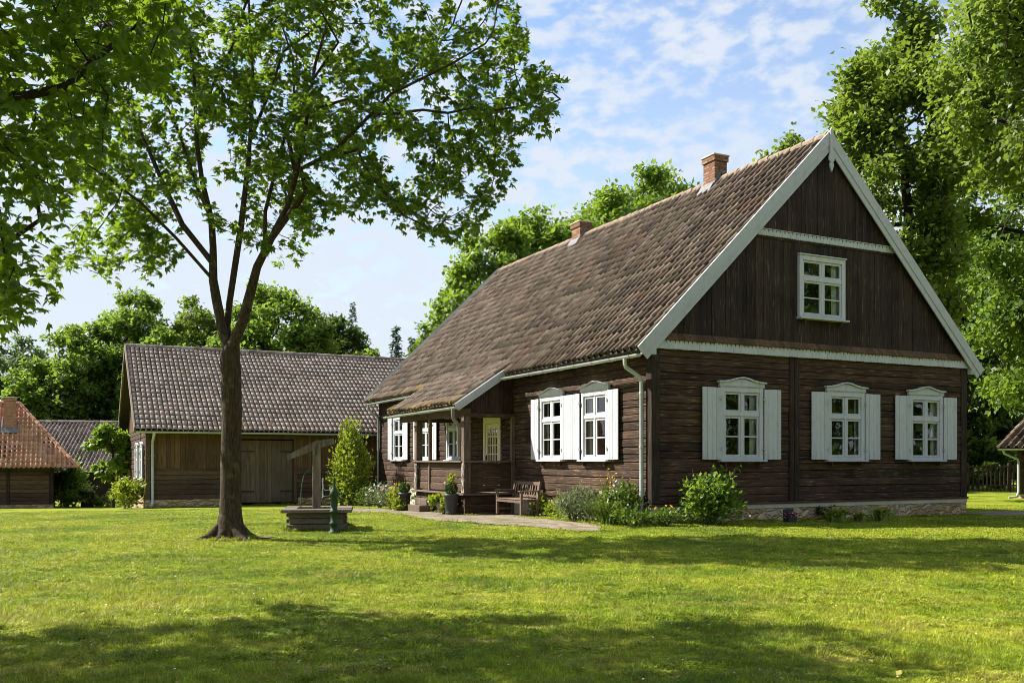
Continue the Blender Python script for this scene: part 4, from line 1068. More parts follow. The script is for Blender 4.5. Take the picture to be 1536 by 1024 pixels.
Vt, Ft = tiles(s_l, .25, .36, PANTILE, 100, .015); link('roof_tiles', np_mesh('shed_end_tiles', Vt, Ft, M['tile']), sroof)
gutter(shed, (-.75, -.68, SE-.1), (SW+.5, -.68, SE-.1), .06)
downpipe(shed, [(-.55,-.68,SE-.14),(-.5,-.6,SE-.3),(.0,-.12,SE-.55),(.02,-.11,SE-.7),(.02,-.11,.3),(-.05,-.2,.1),(-.35,-.35,.05)], .05)

# fence behind the house, right
fx0, fx1, fy = 21.0, 34.0, 52.0
fz = ht(25, fy)
fence = thing('picket_fence', 'dark weathered wooden fence under the trees behind the house', 'fence', ((fx0+fx1)/2, fy, fz))
fr2 = MB()
for z in (.35, 1.42): fr2.box(-(fx1-fx0)/2, (fx1-fx0)/2, -.03, .03, z, z+.10)
each(fr2, 'rail', M['plank_v'], fence)
fp2 = MB(); rng = random.Random(6); x = -(fx1-fx0)/2
while x < (fx1-fx0)/2:
    h_ = 1.55+rng.uniform(-.08, .08); fp2.prism([(x, .06), (x+.09, .06), (x+.09, h_-.06), (x+.045, h_), (x, h_-.06)], lambda a, b, d: (a, d, b), -.055, -.032); x += rng.uniform(.22, .30)
each(fp2, 'picket', M['plank_v'], fence)
for k in range(6):
    pst = MB(); xx = -(fx1-fx0)/2+.3+k*2.5; pst.box(xx-.09, xx+.09, .031, .2, -.2, 1.7, .012); pst.build('fence_post', M['plank_v'], fence)

# ================================================================== WELL, PUMP, BENCH, POTS
wx_, wy_ = -3.98, 18.45
well = thing('draw_well', 'low timber-kerbed well with tall post and tilted sweep arm on the lawn', 'well', (wx_, wy_, ht(wx_, wy_)), rad(9))
wc = MB()
W2, D2 = .52, .55
for k, (z0, z1) in enumerate(((.0, .13), (.135, .25), (.255, .36))):
    e = .05 if k == 0 else (.0 if k == 1 else .015)
    for y in (-D2, D2): wc.box(-W2-e, W2+e, y-.08-e, y+.08, z0, z1, .012)
    for x in (-W2, W2): wc.box(x-.07, x+.07, -D2+.082, D2-.082, z0+.02, z1-.02, .012)
wc.build('kerb', M['well_wood'], well)
wt = MB()
for k in range(3):
    y0 = -D2-.17+k*.13
    if k < 2: wt.box(-W2-.16, W2+.18, y0, y0+.125, .362, .432, .01)
wt.box(-W2-.16, W2+.18, D2-.1, D2+.13, .362, .432, .01); wt.box(-W2-.16, -W2+.12, -D2+.095, D2-.105, .363, .43, .01); wt.box(W2-.14, W2+.18, -D2+.095, D2-.105, .363, .43, .01)
wt.build('cover_boards', M['grey_wood'], well)
wd_ = MB(); wd_.box(-W2+.12, W2-.14, -D2+.09, D2-.1, .05, .09); wd_.build('well_shaft', M['dark'], well)
wp = MB(); wp.box(-.105, -.045, -.06, .06, .09, 1.72, .008); wp.box(-.005, .055, -.06, .06, .09, 1.72, .008); wp.box(-.045, -.005, -.05, .05, .09, 1.50); wp.build('well_post', M['grey_wood'], well)
wa = MB(); wa.prism([(-.62, 1.50), (-.60, 1.40), (-.02, 1.63), (.05, 1.66), (.34, 1.74), (.31, 1.85), (.05, 1.81), (-.02, 1.81)], lambda a, b, d: (a, d, b), -.045, .045); wa.tube([(-.027,-.1,1.69),(-.027,.1,1.69)], .022, 8); wa.build('sweep_arm', M['grey_wood'], well)
wr_ = MB(); wr_.tube([(-.22,-.1,1.16),(-.27,-.1,1.10),(-.31,-.1,.92),(-.33,-.1,.7),(-.335,-.1,.43)], .012, 6); wr_.tube([(-.12,-.09,1.2),(-.17,-.1,1.21),(-.22,-.1,1.16)], .012, 6); wr_.build('hose', M['rope'], well)

puy = 17.35; pux = (501-CX)/FOC*puy
pump = thing('hand_pump', 'dark green cast iron hand pump standing beside the timber well', 'pump', (pux, puy, ht(pux, puy)))
pm = MB(); pm.lathe([(.13,0),(.13,.03),(.085,.05),(.075,.18),(.095,.19),(.095,.23),(.073,.25),(.07,.44),(.092,.45),(.092,.49),(.073,.50),(.073,.80),(.09,.82),(.094,.88),(.075,.93),(.045,.98),(.028,1.02),(.022,1.14),(.012,1.22)], n=18); pm.build('pump_body', M['pump'], pump)
pump.scale = (.9, .9, .88); psb = MB(); psb.tube([(-.06,-.01,.80),(-.14,-.02,.80),(-.20,-.025,.795),(-.235,-.03,.76)], [.026,.024,.024,.03], 10); psb.build('spout', M['pump'], pump)
ph = MB(); ph.tube([(.03,.02,1.0),(-.12,.05,.94),(-.2,.06,.93)], .012, 8); ph.tube([(-.2,.06,.93),(-.245,.07,.98),(-.26,.075,1.1),(-.255,.075,1.2)], [.011,.014,.014,.018], 8); ph.tube([(-.255,.07,.98),(-.26,.07,.86),(-.25,.07,.78)], [.013,.017,.021], 8); ph.build('pump_handle', M['grey_metal'], pump)

bx, by = house_xy(-.62, 5.42)
bench = thing('garden_bench', 'weathered wooden slatted garden bench with armrests against the log wall', 'bench', (bx, by, ht(bx, by)+.03), HROT-PI/2)
# local: x along the bench (towards us), -y outwards
BLn = .74
for sx in (-1, 1):
    m_ = MB(); m_.box(sx*BLn-.035, sx*BLn+.035, -.30, -.235, 0, .64, .006); m_.build('leg', M['bench_wood'], bench)
    m_ = MB(); m_.prism([(.17, 0), (.235, 0), (.25, .42), (.33, .90), (.275, .92), (.19, .42)], lambda a, b, d: (d, a, b), sx*BLn-.03, sx*BLn+.03); m_.build('leg', M['bench_wood'], bench)
    m_ = MB(); m_.box(sx*BLn-.045, sx*BLn+.045, -.34, .24, .642, .68, .01); m_.build('armrest', M['bench_wood'], bench)
    m_ = MB(); m_.box(sx*BLn-.02, sx*BLn+.02, -.234, .172, .12, .17); m_.build('stretcher', M['bench_wood'], bench)
m_ = MB()
for k in range(5): m_.box(-BLn+.0, BLn-.0, -.31+k*.105, -.22+k*.105, .43, .455, .005)
m_.box(-BLn+.036, BLn-.036, -.295, -.265, .35, .428); m_.box(-BLn+.036, BLn-.036, .16, .19, .35, .428); m_.build('seat', M['bench_wood'], bench)
m_ = MB(); ln2 = lambda z: .215+(z-.42)*.165
for z in (.52, .86): m_.beam((-BLn+.03, ln2(z)+.01, z), (BLn-.03, ln2(z)+.01, z), .03, .085 if z > .8 else .06)
for k in range(10):
    x = -BLn+.09+k*(2*BLn-.18)/9; m_.beam((x, ln2(.55), .55), (x+(.0 if k % 2 else .03), ln2(.83), .82), .05, .014, (0,1,0))
m_.build('backrest', M['bench_wood'], bench)

# ------------------------------------------------------------------ leaves
def leaf_quads(P, D, N_, S, fold=.12, wide=.32):
    """diamond leaves: base P, direction D, normal N_, length S"""
    D = D/np.linalg.norm(D, axis=1, keepdims=True); B = np.cross(N_, D); B /= np.linalg.norm(B, axis=1, keepdims=True)+1e-9
    U = np.cross(D, B); S = S[:, None]; n = len(P)
    V = np.empty((n, 4, 3), np.float32)
    V[:,0] = P; V[:,2] = P+D*S
    V[:,1] = P+D*S*.45+B*S*wide+U*S*fold; V[:,3] = P+D*S*.45-B*S*wide+U*S*fold
    return V
def leaves_mesh(name, V, m):
    return np_mesh(name, V.reshape(-1, 3), np.arange(V.shape[0]*4, dtype=np.int32).reshape(-1, 4), m)
def rand_dirs(rng, n):
    v = rng.randn(n, 3); return v/np.linalg.norm(v, axis=1, keepdims=True)
def palmate(rng, P, D, N_, S, fan=((-70,.62),(-34,.88),(0,1.0),(34,.88),(70,.62)), wide=.22):
    D = D/np.linalg.norm(D, axis=1, keepdims=True); B = np.cross(N_, D); B /= np.linalg.norm(B, axis=1, keepdims=True)+1e-9; N2 = np.cross(D, B)
    out_ = []
    for a, l_ in fan:
        a = rad(a); d = D*math.cos(a)+B*math.sin(a)+N2*(-.18*abs(math.sin(a)))
        out_.append(leaf_quads(P, d, N2, S*l_*(1+.15*rng.randn(len(P))), .07, wide))
    return np.concatenate(out_)

# ------------------------------------------------------------------ branches grown toward crowns
def colonize(att, nodes, parents, step, dk, iters, rng, di=1e9, trop=(0,0,.05)):
    att = np.asarray(att, float); N = [np.array(p, float) for p in nodes]; par = list(parents)
    arr = np.array(N); d = np.full(len(att), 1e18); near = np.zeros(len(att), int)
    for i in range(0, len(arr)):
        q = ((att-arr[i])**2).sum(1); m = q < d; d[m] = q[m]; near[m] = i
    alive = np.ones(len(att), bool); trop = np.array(trop); grown = {}
    for it in range(iters):
        act = alive & (d < di*di)
        if not act.any(): break
        dirs = att[act]-np.array(N)[near[act]]; dirs /= np.linalg.norm(dirs, axis=1, keepdims=True)+1e-9
        idx = near[act]; u, inv = np.unique(idx, return_inverse=True)
        sm = np.zeros((len(u), 3)); np.add.at(sm, inv, dirs)
        new = []
        for k, i in enumerate(u):
            v = sm[k]; nv = np.linalg.norm(v)
            if nv < 1e-6: v = rng.randn(3); nv = np.linalg.norm(v)
            v = v/nv+trop+rng.randn(3)*.10; v /= np.linalg.norm(v); p = N[i]+v*step
            g = grown.setdefault(i, [])
            if any(np.dot(v, w_) > .96 for w_ in g): 
                v = v+rng.randn(3)*.5; v /= np.linalg.norm(v); p = N[i]+v*step
                if len(g) > 3:                     # stuck: drop the attractors that keep calling here
                    alive[act & False]; sel = np.where(act)[0][inv == k]; alive[sel] = False; continue
            g.append(v); new.append((p, i))
        for p, i in new:
            N.append(p); par.append(i); j = len(N)-1
            q = ((att-p)**2).sum(1); m = q < d; d[m] = q[m]; near[m] = j
        alive &= d > dk*dk
    return np.array(N), np.array(par)
def radii(par, r_tip, r_base, fixed_e=None):
    n = len(par); cnt = np.zeros(n); kids = np.zeros(n, int)
    for i in range(n):
        if par[i] >= 0: kids[par[i]] += 1
    tips = (kids == 0).astype(float); acc = tips.copy()
    for i in range(n-1, -1, -1):
        if par[i] >= 0: acc[par[i]] += acc[i]
    e = math.log(max(acc[0], 3))/math.log(r_base/r_tip)
    return r_tip*np.maximum(acc, 1)**(1/e), acc, kids
def limb_mesh(name, N, par, R, m, sides=7, flare=None):
    n = len(N); main = np.full(n, -1)
    for i in range(n):
        p = par[i]
        if p >= 0 and (main[p] < 0 or R[i] > R[main[p]]): main[p] = i
    d_in = np.zeros((n, 3))
    for i in range(n):
        if par[i] >= 0: d_in[i] = N[i]-N[par[i]]
    d_in /= np.linalg.norm(d_in, axis=1, keepdims=True)+1e-9
    dirn = d_in.copy()
    for i in range(n):
        if main[i] >= 0: dirn[i] = dirn[i]+d_in[main[i]]
    dirn /= np.linalg.norm(dirn, axis=1, keepdims=True)+1e-9
    E = np.array([i for i in range(n) if par[i] >= 0]); P = par[E]
    ismain = main[P] == E
    sd = np.where(ismain[:, None], dirn[P], d_in[E]); ed = dirn[E]
    r0 = np.where(ismain, R[P], np.minimum(R[E]*1.1, R[P])); r1 = R[E]
    ref = np.array((.31, .93, .17)); ang = np.arange(sides)*2*PI/sides
    def ring(c, d, r):
        s = np.cross(d, ref); s /= np.linalg.norm(s, axis=1, keepdims=True)+1e-9; u = np.cross(d, s)
        return c[:, None]+r[:, None, None]*(np.cos(ang)[None, :, None]*s[:, None]+np.sin(ang)[None, :, None]*u[:, None])
    V = np.concatenate([ring(N[P], sd, r0), ring(N[E], ed, r1)], 1).reshape(-1, 3)
    b = (np.arange(len(E))*2*sides)[:, None]; k = np.arange(sides)[None]; k2 = (k+1) % sides
    F = np.stack([b+k, b+k2, b+sides+k2, b+sides+k], -1).reshape(-1, 4)
    return np_mesh(name, V, F, m, True)
def polyline(N, par, start, pts, step):
    """append a traced limb to a skeleton; returns its last index"""
    i = start; cur = np.array(N[start], float)
    for p in pts:
        p = np.array(p, float); ln = np.linalg.norm(p-cur); m = max(1, round(ln/step)); a = cur.copy()
        for k in range(1, m+1): N.append(a+(p-a)*k/m); par.append(i); i = len(N)-1
        cur = p
    return i

def add_tree(name, label, cat, loc, N, par, R, V, leafm, barkm, sides=7, group=None):
    t = thing(name, label, cat, loc, 0, group); l0 = np.array(loc)
    link('trunk', limb_mesh('trunk', N-l0, par, R, barkm, sides), t)
    link('crown', leaves_mesh('crown', V-l0.astype(np.float32), leafm), t)
    return t

tag(link('leaf_glints', leaves_mesh('leaf_glints', leaf_quads(GLINTS, rand_dirs(np.random.RandomState(1), 150)*np.array((1,1,.2)), np.tile((.1,0,1.), (150,1)), np.full(150, .022), .1, .4), M['white_flower_glint'])), 'tiny white flecks painted as leaf glints over the grass', 'glints', kind='stuff')  # white flecks added to imitate glints on the grass leaves
rng = np.random.RandomState(31); n = 220; FY = 5.2+16*rng.rand(n)**1.4; FX = (rng.rand(n)*2-1)*FY*.6; FP = np.stack([FX, FY, terr(FX, FY)+.045], 1)
tag(link('fallen_leaves', leaves_mesh('fallen_leaves', leaf_quads(FP, rand_dirs(rng, n)*np.array((1,1,.3)), rand_dirs(rng, n)*.4+np.array((0,0,1.)), .035+.04*rng.rand(n), .12, .34), M['dry_leaf'])), 'small yellow and brown fallen leaves scattered over the grass', 'leaves', kind='stuff')
# ================================================================== the tree on the lawn
def px(u, v, Y): return ((u-CX)/FOC*Y, Y, CAMH+(CY-v)/FOC*Y)
def lawn_tree():
    rng = np.random.RandomState(77); Y0 = TREE[1]; step = .28
    N = [np.array((TREE[0], Y0, ht(*TREE)-.15))]; par = [-1]
    fork = polyline(N, par, 0, [px(346,770,Y0), px(346,700,Y0), px(348,620,Y0), px(347,560,Y0), px(345,535,Y0)], step)
    roots = {}
    for k, a in enumerate((.3, 1.5, 2.6, 3.5, 4.4, 5.4)):
        b_ = 1; ln_r = (1.0, .8, 1.15, 1.1, .85, 1.2)[k]
        for r0, z0, rr in ((.10, .34, .10), (.20*ln_r, .15, .095), (.33*ln_r, .045, .07), (.50*ln_r, -.015, .045), (.72*ln_r, -.07, .025)):
            N.append(np.array((TREE[0]+r0*math.cos(a+.15*r0), Y0+r0*math.sin(a+.15*r0), ht(*TREE)+z0))); par.append(b_); b_ = len(N)-1; roots[b_] = (rr, 0)
    c5 = lambda x, y: (x/2.048, y/2.048); c6 = lambda x, y: (400+x/2.134, y/2.134)
    def limb(start, pts, y0, y1):
        q = []; n = len(pts)
        for i, (u, v) in enumerate(pts): q.append(px(u, v, y0+(y1-y0)*(i+1)/n))
        a = len(N); e = polyline(N, par, start, q, step); return list(range(a, e+1))
    near = lambda ids, u, v: min(ids, key=lambda i: (CX+FOC*N[i][0]/N[i][1]-u)**2+(CY-FOC*(N[i][2]-CAMH)/N[i][1]-v)**2)
    A = limb(fork, [(335,500), (325,450), c5(655,860), c5(655,760), c5(650,680), c5(620,550), c5(605,440), c5(600,330), c5(595,200), c5(575,110), c5(545,20), c5(520,-120)], Y0, Y0+.5)
    Mi = limb(fork, [(341,490), c5(705,930), c5(740,700), c5(765,480), c5(778,250), c5(766,60), c5(760,-150)], Y0+.05, Y0+.9)
    Rr = limb(fork, [(352,510), (365,480), c5(790,820), c5(880,640), c5(910,540), c5(940,380), c5(968,200), c5(1000,90), c5(1060,-80)], Y0, Y0-.5)
    s = near(A, *c5(640,820)); limb(s, [c5(560,690), c5(500,560), c5(430,400), c5(370,310), c5(285,235), c5(190,170)], Y0, Y0+1.0)
    s = near(A, *c5(640,850)); limb(s, [c5(540,730), c5(430,620), c5(320,540), c5(215,470), c5(120,420)], Y0, Y0-.9)
    s = near(A, *c5(650,690)); limb(s, [c5(600,560), c5(555,420), c5(510,320), c5(490,240), c5(440,120)], Y0, Y0-.6)
    s = near(A, *c5(610,400)); limb(s, [c5(660,250), c5(715,140), c5(745,40), c5(790,-80)], Y0+.3, Y0-1.0)
    s = near(Rr, *c5(800,790)); limb(s, [c5(815,650), c5(860,470), c5(905,330), c5(900,180), c5(860,60)], Y0-.1, Y0+1.4)
    s = near(Rr, *c5(840,720)); b = limb(s, [c5(940,590), c6(110,540), c6(210,490), c6(300,400), c6(400,300), c6(500,250), c6(600,200), c6(700,140)], Y0-.2, Y0-1.4)
    s2 = near(b, *c6(180,510)); limb(s2, [c6(290,480), c6(330,560), c6(400,640), c6(440,690), c6(540,740)], Y0-.4, Y0-1.2)
    s2 = near(b, *c6(330,370)); limb(s2, [c6(420,362), c6(500,352), c6(580,362), c6(660,345), c6(740,352), c6(820,338), c6(880,345), c6(940,318)], Y0-.8, Y0+.3)
    s = near(Rr, *c5(900,560)); limb(s, [c6(60,400), c6(150,350), c6(250,320), c6(370,290), c6(470,220), c6(560,130)], Y0-.3, Y0+1.0)
    s = near(Rr, *c5(960,250)); limb(s, [c5(1040,130), c6(170,30), c6(300,-40)], Y0-.5, Y0-1.5)
    s = near(Mi, *c5(770,420)); limb(s, [c5(830,280), c5(870,160), c5(980,80), c6(120,20)], Y0+.4, Y0+1.8)
    # attractors over the crown's outline as it shows in the photograph
    out_px = [(60,430), (110,300), (60,120), (80,-60), (250,-150), (600,-160), (780,-60), (800,60), (852,140), (835,180), (775,235), (765,300), (735,330), (700,378), (655,372), (590,335), (540,300), (500,345), (455,372), (420,395), (350,330), (290,360), (215,425), (190,400), (150,410)]
    P = np.array(out_px, float); att = []
    while len(att) < 2300:
        u = rng.uniform(20, 860); v = rng.uniform(-160, 430)
        if not inside(np.array([u]), np.array([v]), P)[0]: continue
        e = 2.6*math.sqrt(max(.05, 1-((u-430)/480)**2-(max(0, v-120)/420)**2))
        if len(att) % 10 < 3: e *= .6
        dens = .5+.5*math.sin(u*.031+1.1*math.sin(v*.02))*math.sin(v*.037+1.7*math.sin(u*.017))
        if rng.rand() > .12+1.0*dens: continue
        if ((u-335)/95)**2+((v-345)/120)**2 < 1 and rng.rand() < .8: continue
        att.append(px(u, v, Y0+.5+rng.uniform(-e, e)))
    att = np.array(att)
    n0 = len(N)
    NN, pp_ = colonize(att, N, par, .20, .30, 60, rng, 2.8, (0,0,.03))
    R, acc, kids = radii(pp_, .006, .168)
    z = NN[:, 2]-ht(*TREE); R = np.where((np.arange(len(NN)) <= fork) | (z < 1), R*(1.06+.85*np.exp(-np.maximum(z, 0)/.25)), R)
    dist = np.zeros(len(NN))
    for i in range(max(roots)+1, len(NN)):
        if pp_[i] >= fork: dist[i] = dist[pp_[i]]+np.linalg.norm(NN[i]-NN[pp_[i]])
    R = np.where(dist > 0, np.minimum(R*.85, .115*np.exp(-dist/2.8)+.010), R)
    for i, (r_, p_) in roots.items(): R[i] = r_
    # leaves on thin twigs
    thin = np.where((R < .0125) & (NN[:, 2] > 2) & (np.arange(len(NN)) >= n0))[0]
    rep = np.repeat(rng.choice(thin, 6400), 5); spray = np.repeat(rng.randn(6400, 3)*.07, 5, 0); base = NN[rep]+spray+rng.randn(len(rep), 3)*.055
    pd = NN[rep]-NN[pp_[rep]]; pd /= np.linalg.norm(pd, axis=1, keepdims=True)
    D = pd*.6+rand_dirs(rng, len(rep))*.8+np.array((0,0,-.25)); NR = rand_dirs(rng, len(rep))*.55+np.array((0,0,1.))
    V = palmate(rng, base, D, NR, .06+.085*rng.rand(len(rep))**1.2, wide=.21)
    t = add_tree('maple_tree', 'tall multi-stemmed leafy tree rising from the lawn with its dark trunk in full view', 'tree', (TREE[0], TREE[1], ht(*TREE)), NN, pp_, R, V, M['leaf_main'], M['bark'], 9)
lawn_tree()

# ================================================================== overhanging tree at the upper left
def near_tree():
    rng = np.random.RandomState(12); b = (-10.2, 7.4); step = .3
    N = [np.array((b[0], b[1], -.1))]; par = [-1]
    top = polyline(N, par, 0, [(b[0]+.1, b[1], 2.2), (b[0]+.4, b[1]+.1, 4.4), (b[0]+.9, b[1]+.1, 7.5)], step)
    i1 = min(range(len(N)), key=lambda i: abs(N[i][2]-3.6))
    polyline(N, par, i1, [(-7.6, 7.6, 4.7), px(-60,190,7.6), px(20,148,7.6), px(100,130,7.7), px(135,95,7.8), px(180,60,8.0)], step)
    polyline(N, par, i1, [(-7.6, 8.4, 4.2), px(-60,420,8.6), px(30,350,8.6), px(60,330,8.6)], step)
    i2 = min(range(len(N)), key=lambda i: abs(N[i][2]-5.0))
    polyline(N, par, i2, [(-7.4, 7.0, 6.2), (-5.0, 6.8, 6.4), (-3.0, 6.6, 5.9), (-1.2, 6.5, 5.6)], step)
    polyline(N, par, i2, [(-8.5, 5.4, 6.4), (-6.2, 5.0, 6.8), (-3.5, 5.0, 6.7)], step)
    vis = np.array([(-60,-80), (280,-80), (262,60), (235,120), (150,160), (165,260), (100,310), (100,390), (45,420), (95,470), (40,500), (-60,480)], float); att = []
    while len(att) < 620:
        u = rng.uniform(-60, 280); v = rng.uniform(-80, 500)
        if not inside(np.array([u]), np.array([v]), vis)[0]: continue
        if rng.rand() > (1.0 if v < 230 else .42): continue
        att.append(px(u, v, rng.uniform(6.6, 9.6)))
    # the rest of the crown, above and outside the frame
    k = 0
    while k < 1500:
        p = np.array((rng.uniform(-14, -1.0), rng.uniform(3.6, 9.6), rng.uniform(4.0, 10)))
        q = ((p-np.array((-7.6, 6.6, 6.9)))/np.array((6.5, 3.0, 3.1)))
        if (q**2).sum() > 1: continue
        u, v = CX+FOC*p[0]/p[1], CY-FOC*(p[2]-CAMH)/p[1]
        xs_, ys_ = p[0]+p[2]*1.03, p[1]-p[2]*.296
        if ys_ > 3:
            us_, vs_ = CX+FOC*xs_/ys_, CY+FOC*CAMH/ys_
            if vs_ < np.interp(us_, (-200, 0, 200, 400, 760, 900, 1100, 1250, 1300), (950, 948, 930, 910, 908, 932, 962, 990, 1150)): continue
        if u > -40 and v > -60 and not inside(np.array([u]), np.array([v]), vis)[0]: continue
        att.append(p); k += 1
    att = np.array(att)
    NN, pp_ = colonize(att, N, par, .24, .34, 60, rng, 3.0, (0,0,-.02))
    R, acc, kids = radii(pp_, .005, .23)
    thin = np.where(R < .011)[0]; n = 24000
    rep = rng.choice(thin, n); base = NN[rep]+rng.randn(n, 3)*.12
    pd = NN[rep]-NN[pp_[rep]]; pd /= np.linalg.norm(pd, axis=1, keepdims=True)+1e-9
    D = pd*.5+rand_dirs(rng, n)*.8+np.array((0,0,-.35)); NR = rand_dirs(rng, n)*.5+np.array((0,0,1.))
    V = palmate(rng, base, D, NR, .08+.05*rng.rand(n), wide=.22)
    c = V.mean(1); u = CX+FOC*c[:,0]/c[:,1]; v = CY-FOC*(c[:,2]-CAMH)/c[:,1]
    add_tree('overhanging_tree', 'shaded tree overhanging the upper left corner with dark drooping leafy branches', 'tree', (b[0], b[1], 0), NN, pp_, R, V, M['leaf_near'], M['bark2'], 7)
near_tree()

# ================================================================== trees behind the buildings
def back_tree(name, label, loc, h, rw, low, leafm, seed, nblob=34, natt=700, nleaf=12000, ls=.4, trunk_r=None, shape=1.0, cat='tree', bark='bark2', depth=None, group=None, br=.26, full=False):
    """broadleaf tree: clumps spread over an uneven crown, limbs grown to reach them"""
    rng = np.random.RandomState(seed); x, y, z = loc; cz_ = z+low+(h-low)*.52; rz_ = (h-low)*.52
    depth = depth or rw
    bl = []
    k = 0
    while len(bl) < nblob:
        d = rand_dirs(rng, 1)[0]; r = rng.uniform(.3, .9)**.6
        if full: m_ = math.hypot(d[0], d[1])+1e-6; kf = min(1.0, (1-abs(d[2])**4)**.25/m_*.97); d[0] *= kf**.75; d[1] *= kf**.75
        q = d*r; taper = 1-.30*max(0, q[2])**1.2*shape - .12*max(0, -q[2])
        p = np.array((x+q[0]*rw*taper, y+q[1]*depth*taper, cz_+q[2]*rz_*.94))
        bl.append((p, br*min(rw, rz_)*rng.uniform(.7, 1.35)))
    att = []; per = natt//nblob
    for p, r in bl:
        d = rand_dirs(rng, per)*(rng.rand(per, 1)**.45); d[:, 2] *= .6; att.append(p+d*r)
    att = np.concatenate(att); att = att[att[:, 2] > z+.3]
    N = [np.array((x, y, z-.2))]; par = [-1]
    polyline(N, par, 0, [(x+rng.uniform(-.02, .02)*h, y, z+low*.7+.2), (x+rng.uniform(-.04, .04)*h, y, z+low+(h-low)*.35)], max(.4, h*.03))
    st = h*.035
    NN, pp_ = colonize(att, N, par, st, st*1.1, 45, rng, 1e9, (0,0,.05))
    R, acc, kids = radii(pp_, .014+h*.0006, trunk_r or h*.018)
    n = nleaf; rep = rng.randint(0, len(att), n); base = att[rep]+rng.randn(n, 3)*st*.42
    outw = base-np.array((x, y, cz_-.2*rz_)); outw /= np.linalg.norm(outw, axis=1, keepdims=True)+1e-9
    D = outw*.5+rand_dirs(rng, n)*.9+np.array((0,0,-.3)); NR = outw*.6+rand_dirs(rng, n)*.6+np.array((0,0,.8))
    V = leaf_quads(base, D, NR, ls*(.65+.7*rng.rand(n)), .10, .34)
    t = thing(name, label, cat, (x, y, z), 0, group); l0 = np.array((x, y, z))
    link('trunk', limb_mesh('trunk', NN-l0, pp_, R, M[bark], 6), t); link('crown', leaves_mesh('crown', V-l0.astype(np.float32), M[leafm]), t)
    return t
def dims(u, vtop, hw, Y, x_shift=0):
    x, y, z = at(u, Y); return (x, y, z), CAMH+(CY-vtop)/FOC*Y-z, hw/FOC*Y
BT = [    # u, top, half width, distance, lowest foliage, leaf material, leaves, name, label
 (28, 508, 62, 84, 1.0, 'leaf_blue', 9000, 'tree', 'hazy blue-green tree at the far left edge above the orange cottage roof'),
 (112, 492, 62, 72, 1.0, 'leaf_mid', 11000, 'tree', 'mid-green tree above the low outbuilding, second from the left edge'),
 (198, 436, 78, 76, 1.0, 'leaf_mid', 15000, 'tree', 'broad tall tree rising behind the left gable of the barn'),
 (290, 446, 62, 80, 1.0, 'leaf_yellow', 11000, 'tree', 'yellow-green tree behind the barn roof just left of the lawn trunk'),
 (418, 424, 84, 74, 1.0, 'leaf_mid', 17000, 'tree', 'rounded bright green tree over the barn ridge right of the lawn trunk'),
 (505, 466, 48, 80, 1.0, 'leaf_dark', 9000, 'tree', 'dark narrow tree above the barn ridge right of the rounded one'),
 (548, 520, 34, 76, .5, 'leaf_mid', 5000, 'tree', 'small low tree peeping over the right end of the barn ridge'),
 (352, 474, 60, 88, .5, 'leaf_dark', 8000, 'tree', 'dark tree glimpsed behind the forked lawn trunk above the barn'),
 (662, 456, 36, 78, 1.0, 'leaf_mid', 5000, 'tree', 'slender feathery tree beside the far left verge of the house roof'),
 (985, 236, 100, 62, 3.0, 'leaf_mid', 16000, 'tree', 'tall green tree behind the house ridge left of the nearer chimney'),
 (870, 288, 100, 66, 3.0, 'leaf_mid', 12000, 'tree', 'tree crown behind the farther chimney on the house ridge'),
 (815, 304, 92, 64, 3.0, 'leaf_mid', 12000, 'tree', 'tree crown filling the ridge line between the open oak and the farther chimney'),
 (930, 262, 92, 59, 3.0, 'leaf_mid', 12000, 'tree', 'tree crown over the ridge midway between the two chimneys'),
 (60, 540, 60, 70, .6, 'leaf_mid', 8000, 'tree', 'low leafy tree over the cottage ridge between the two leftmost trees'),
 (248, 486, 50, 70, .6, 'leaf_mid', 8000, 'tree', 'mid-green tree filling the gap over the left half of the barn ridge'),
 (468, 474, 52, 72, .6, 'leaf_yellow', 8000, 'tree', 'light green tree over the barn ridge between the rounded and the narrow dark one'),
 (1178, 188, 50, 60, 4.0, 'leaf_yellow', 7000, 'tree', 'leafy treetop just showing over the ridge near the gable peak'),
]
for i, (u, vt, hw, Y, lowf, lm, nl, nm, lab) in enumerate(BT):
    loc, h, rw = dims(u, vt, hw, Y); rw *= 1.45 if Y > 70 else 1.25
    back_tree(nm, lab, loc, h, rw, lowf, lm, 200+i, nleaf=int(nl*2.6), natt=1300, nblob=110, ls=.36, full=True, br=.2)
loc, h, rw = dims(752, 318, 96, 52)
back_tree('oak_tree', 'open oak with visible limbs and layered foliage behind the far end of the house ridge', loc, h, rw, h*.42, 'leaf_mid', 231, 46, 800, 17000, .30, br=.20)
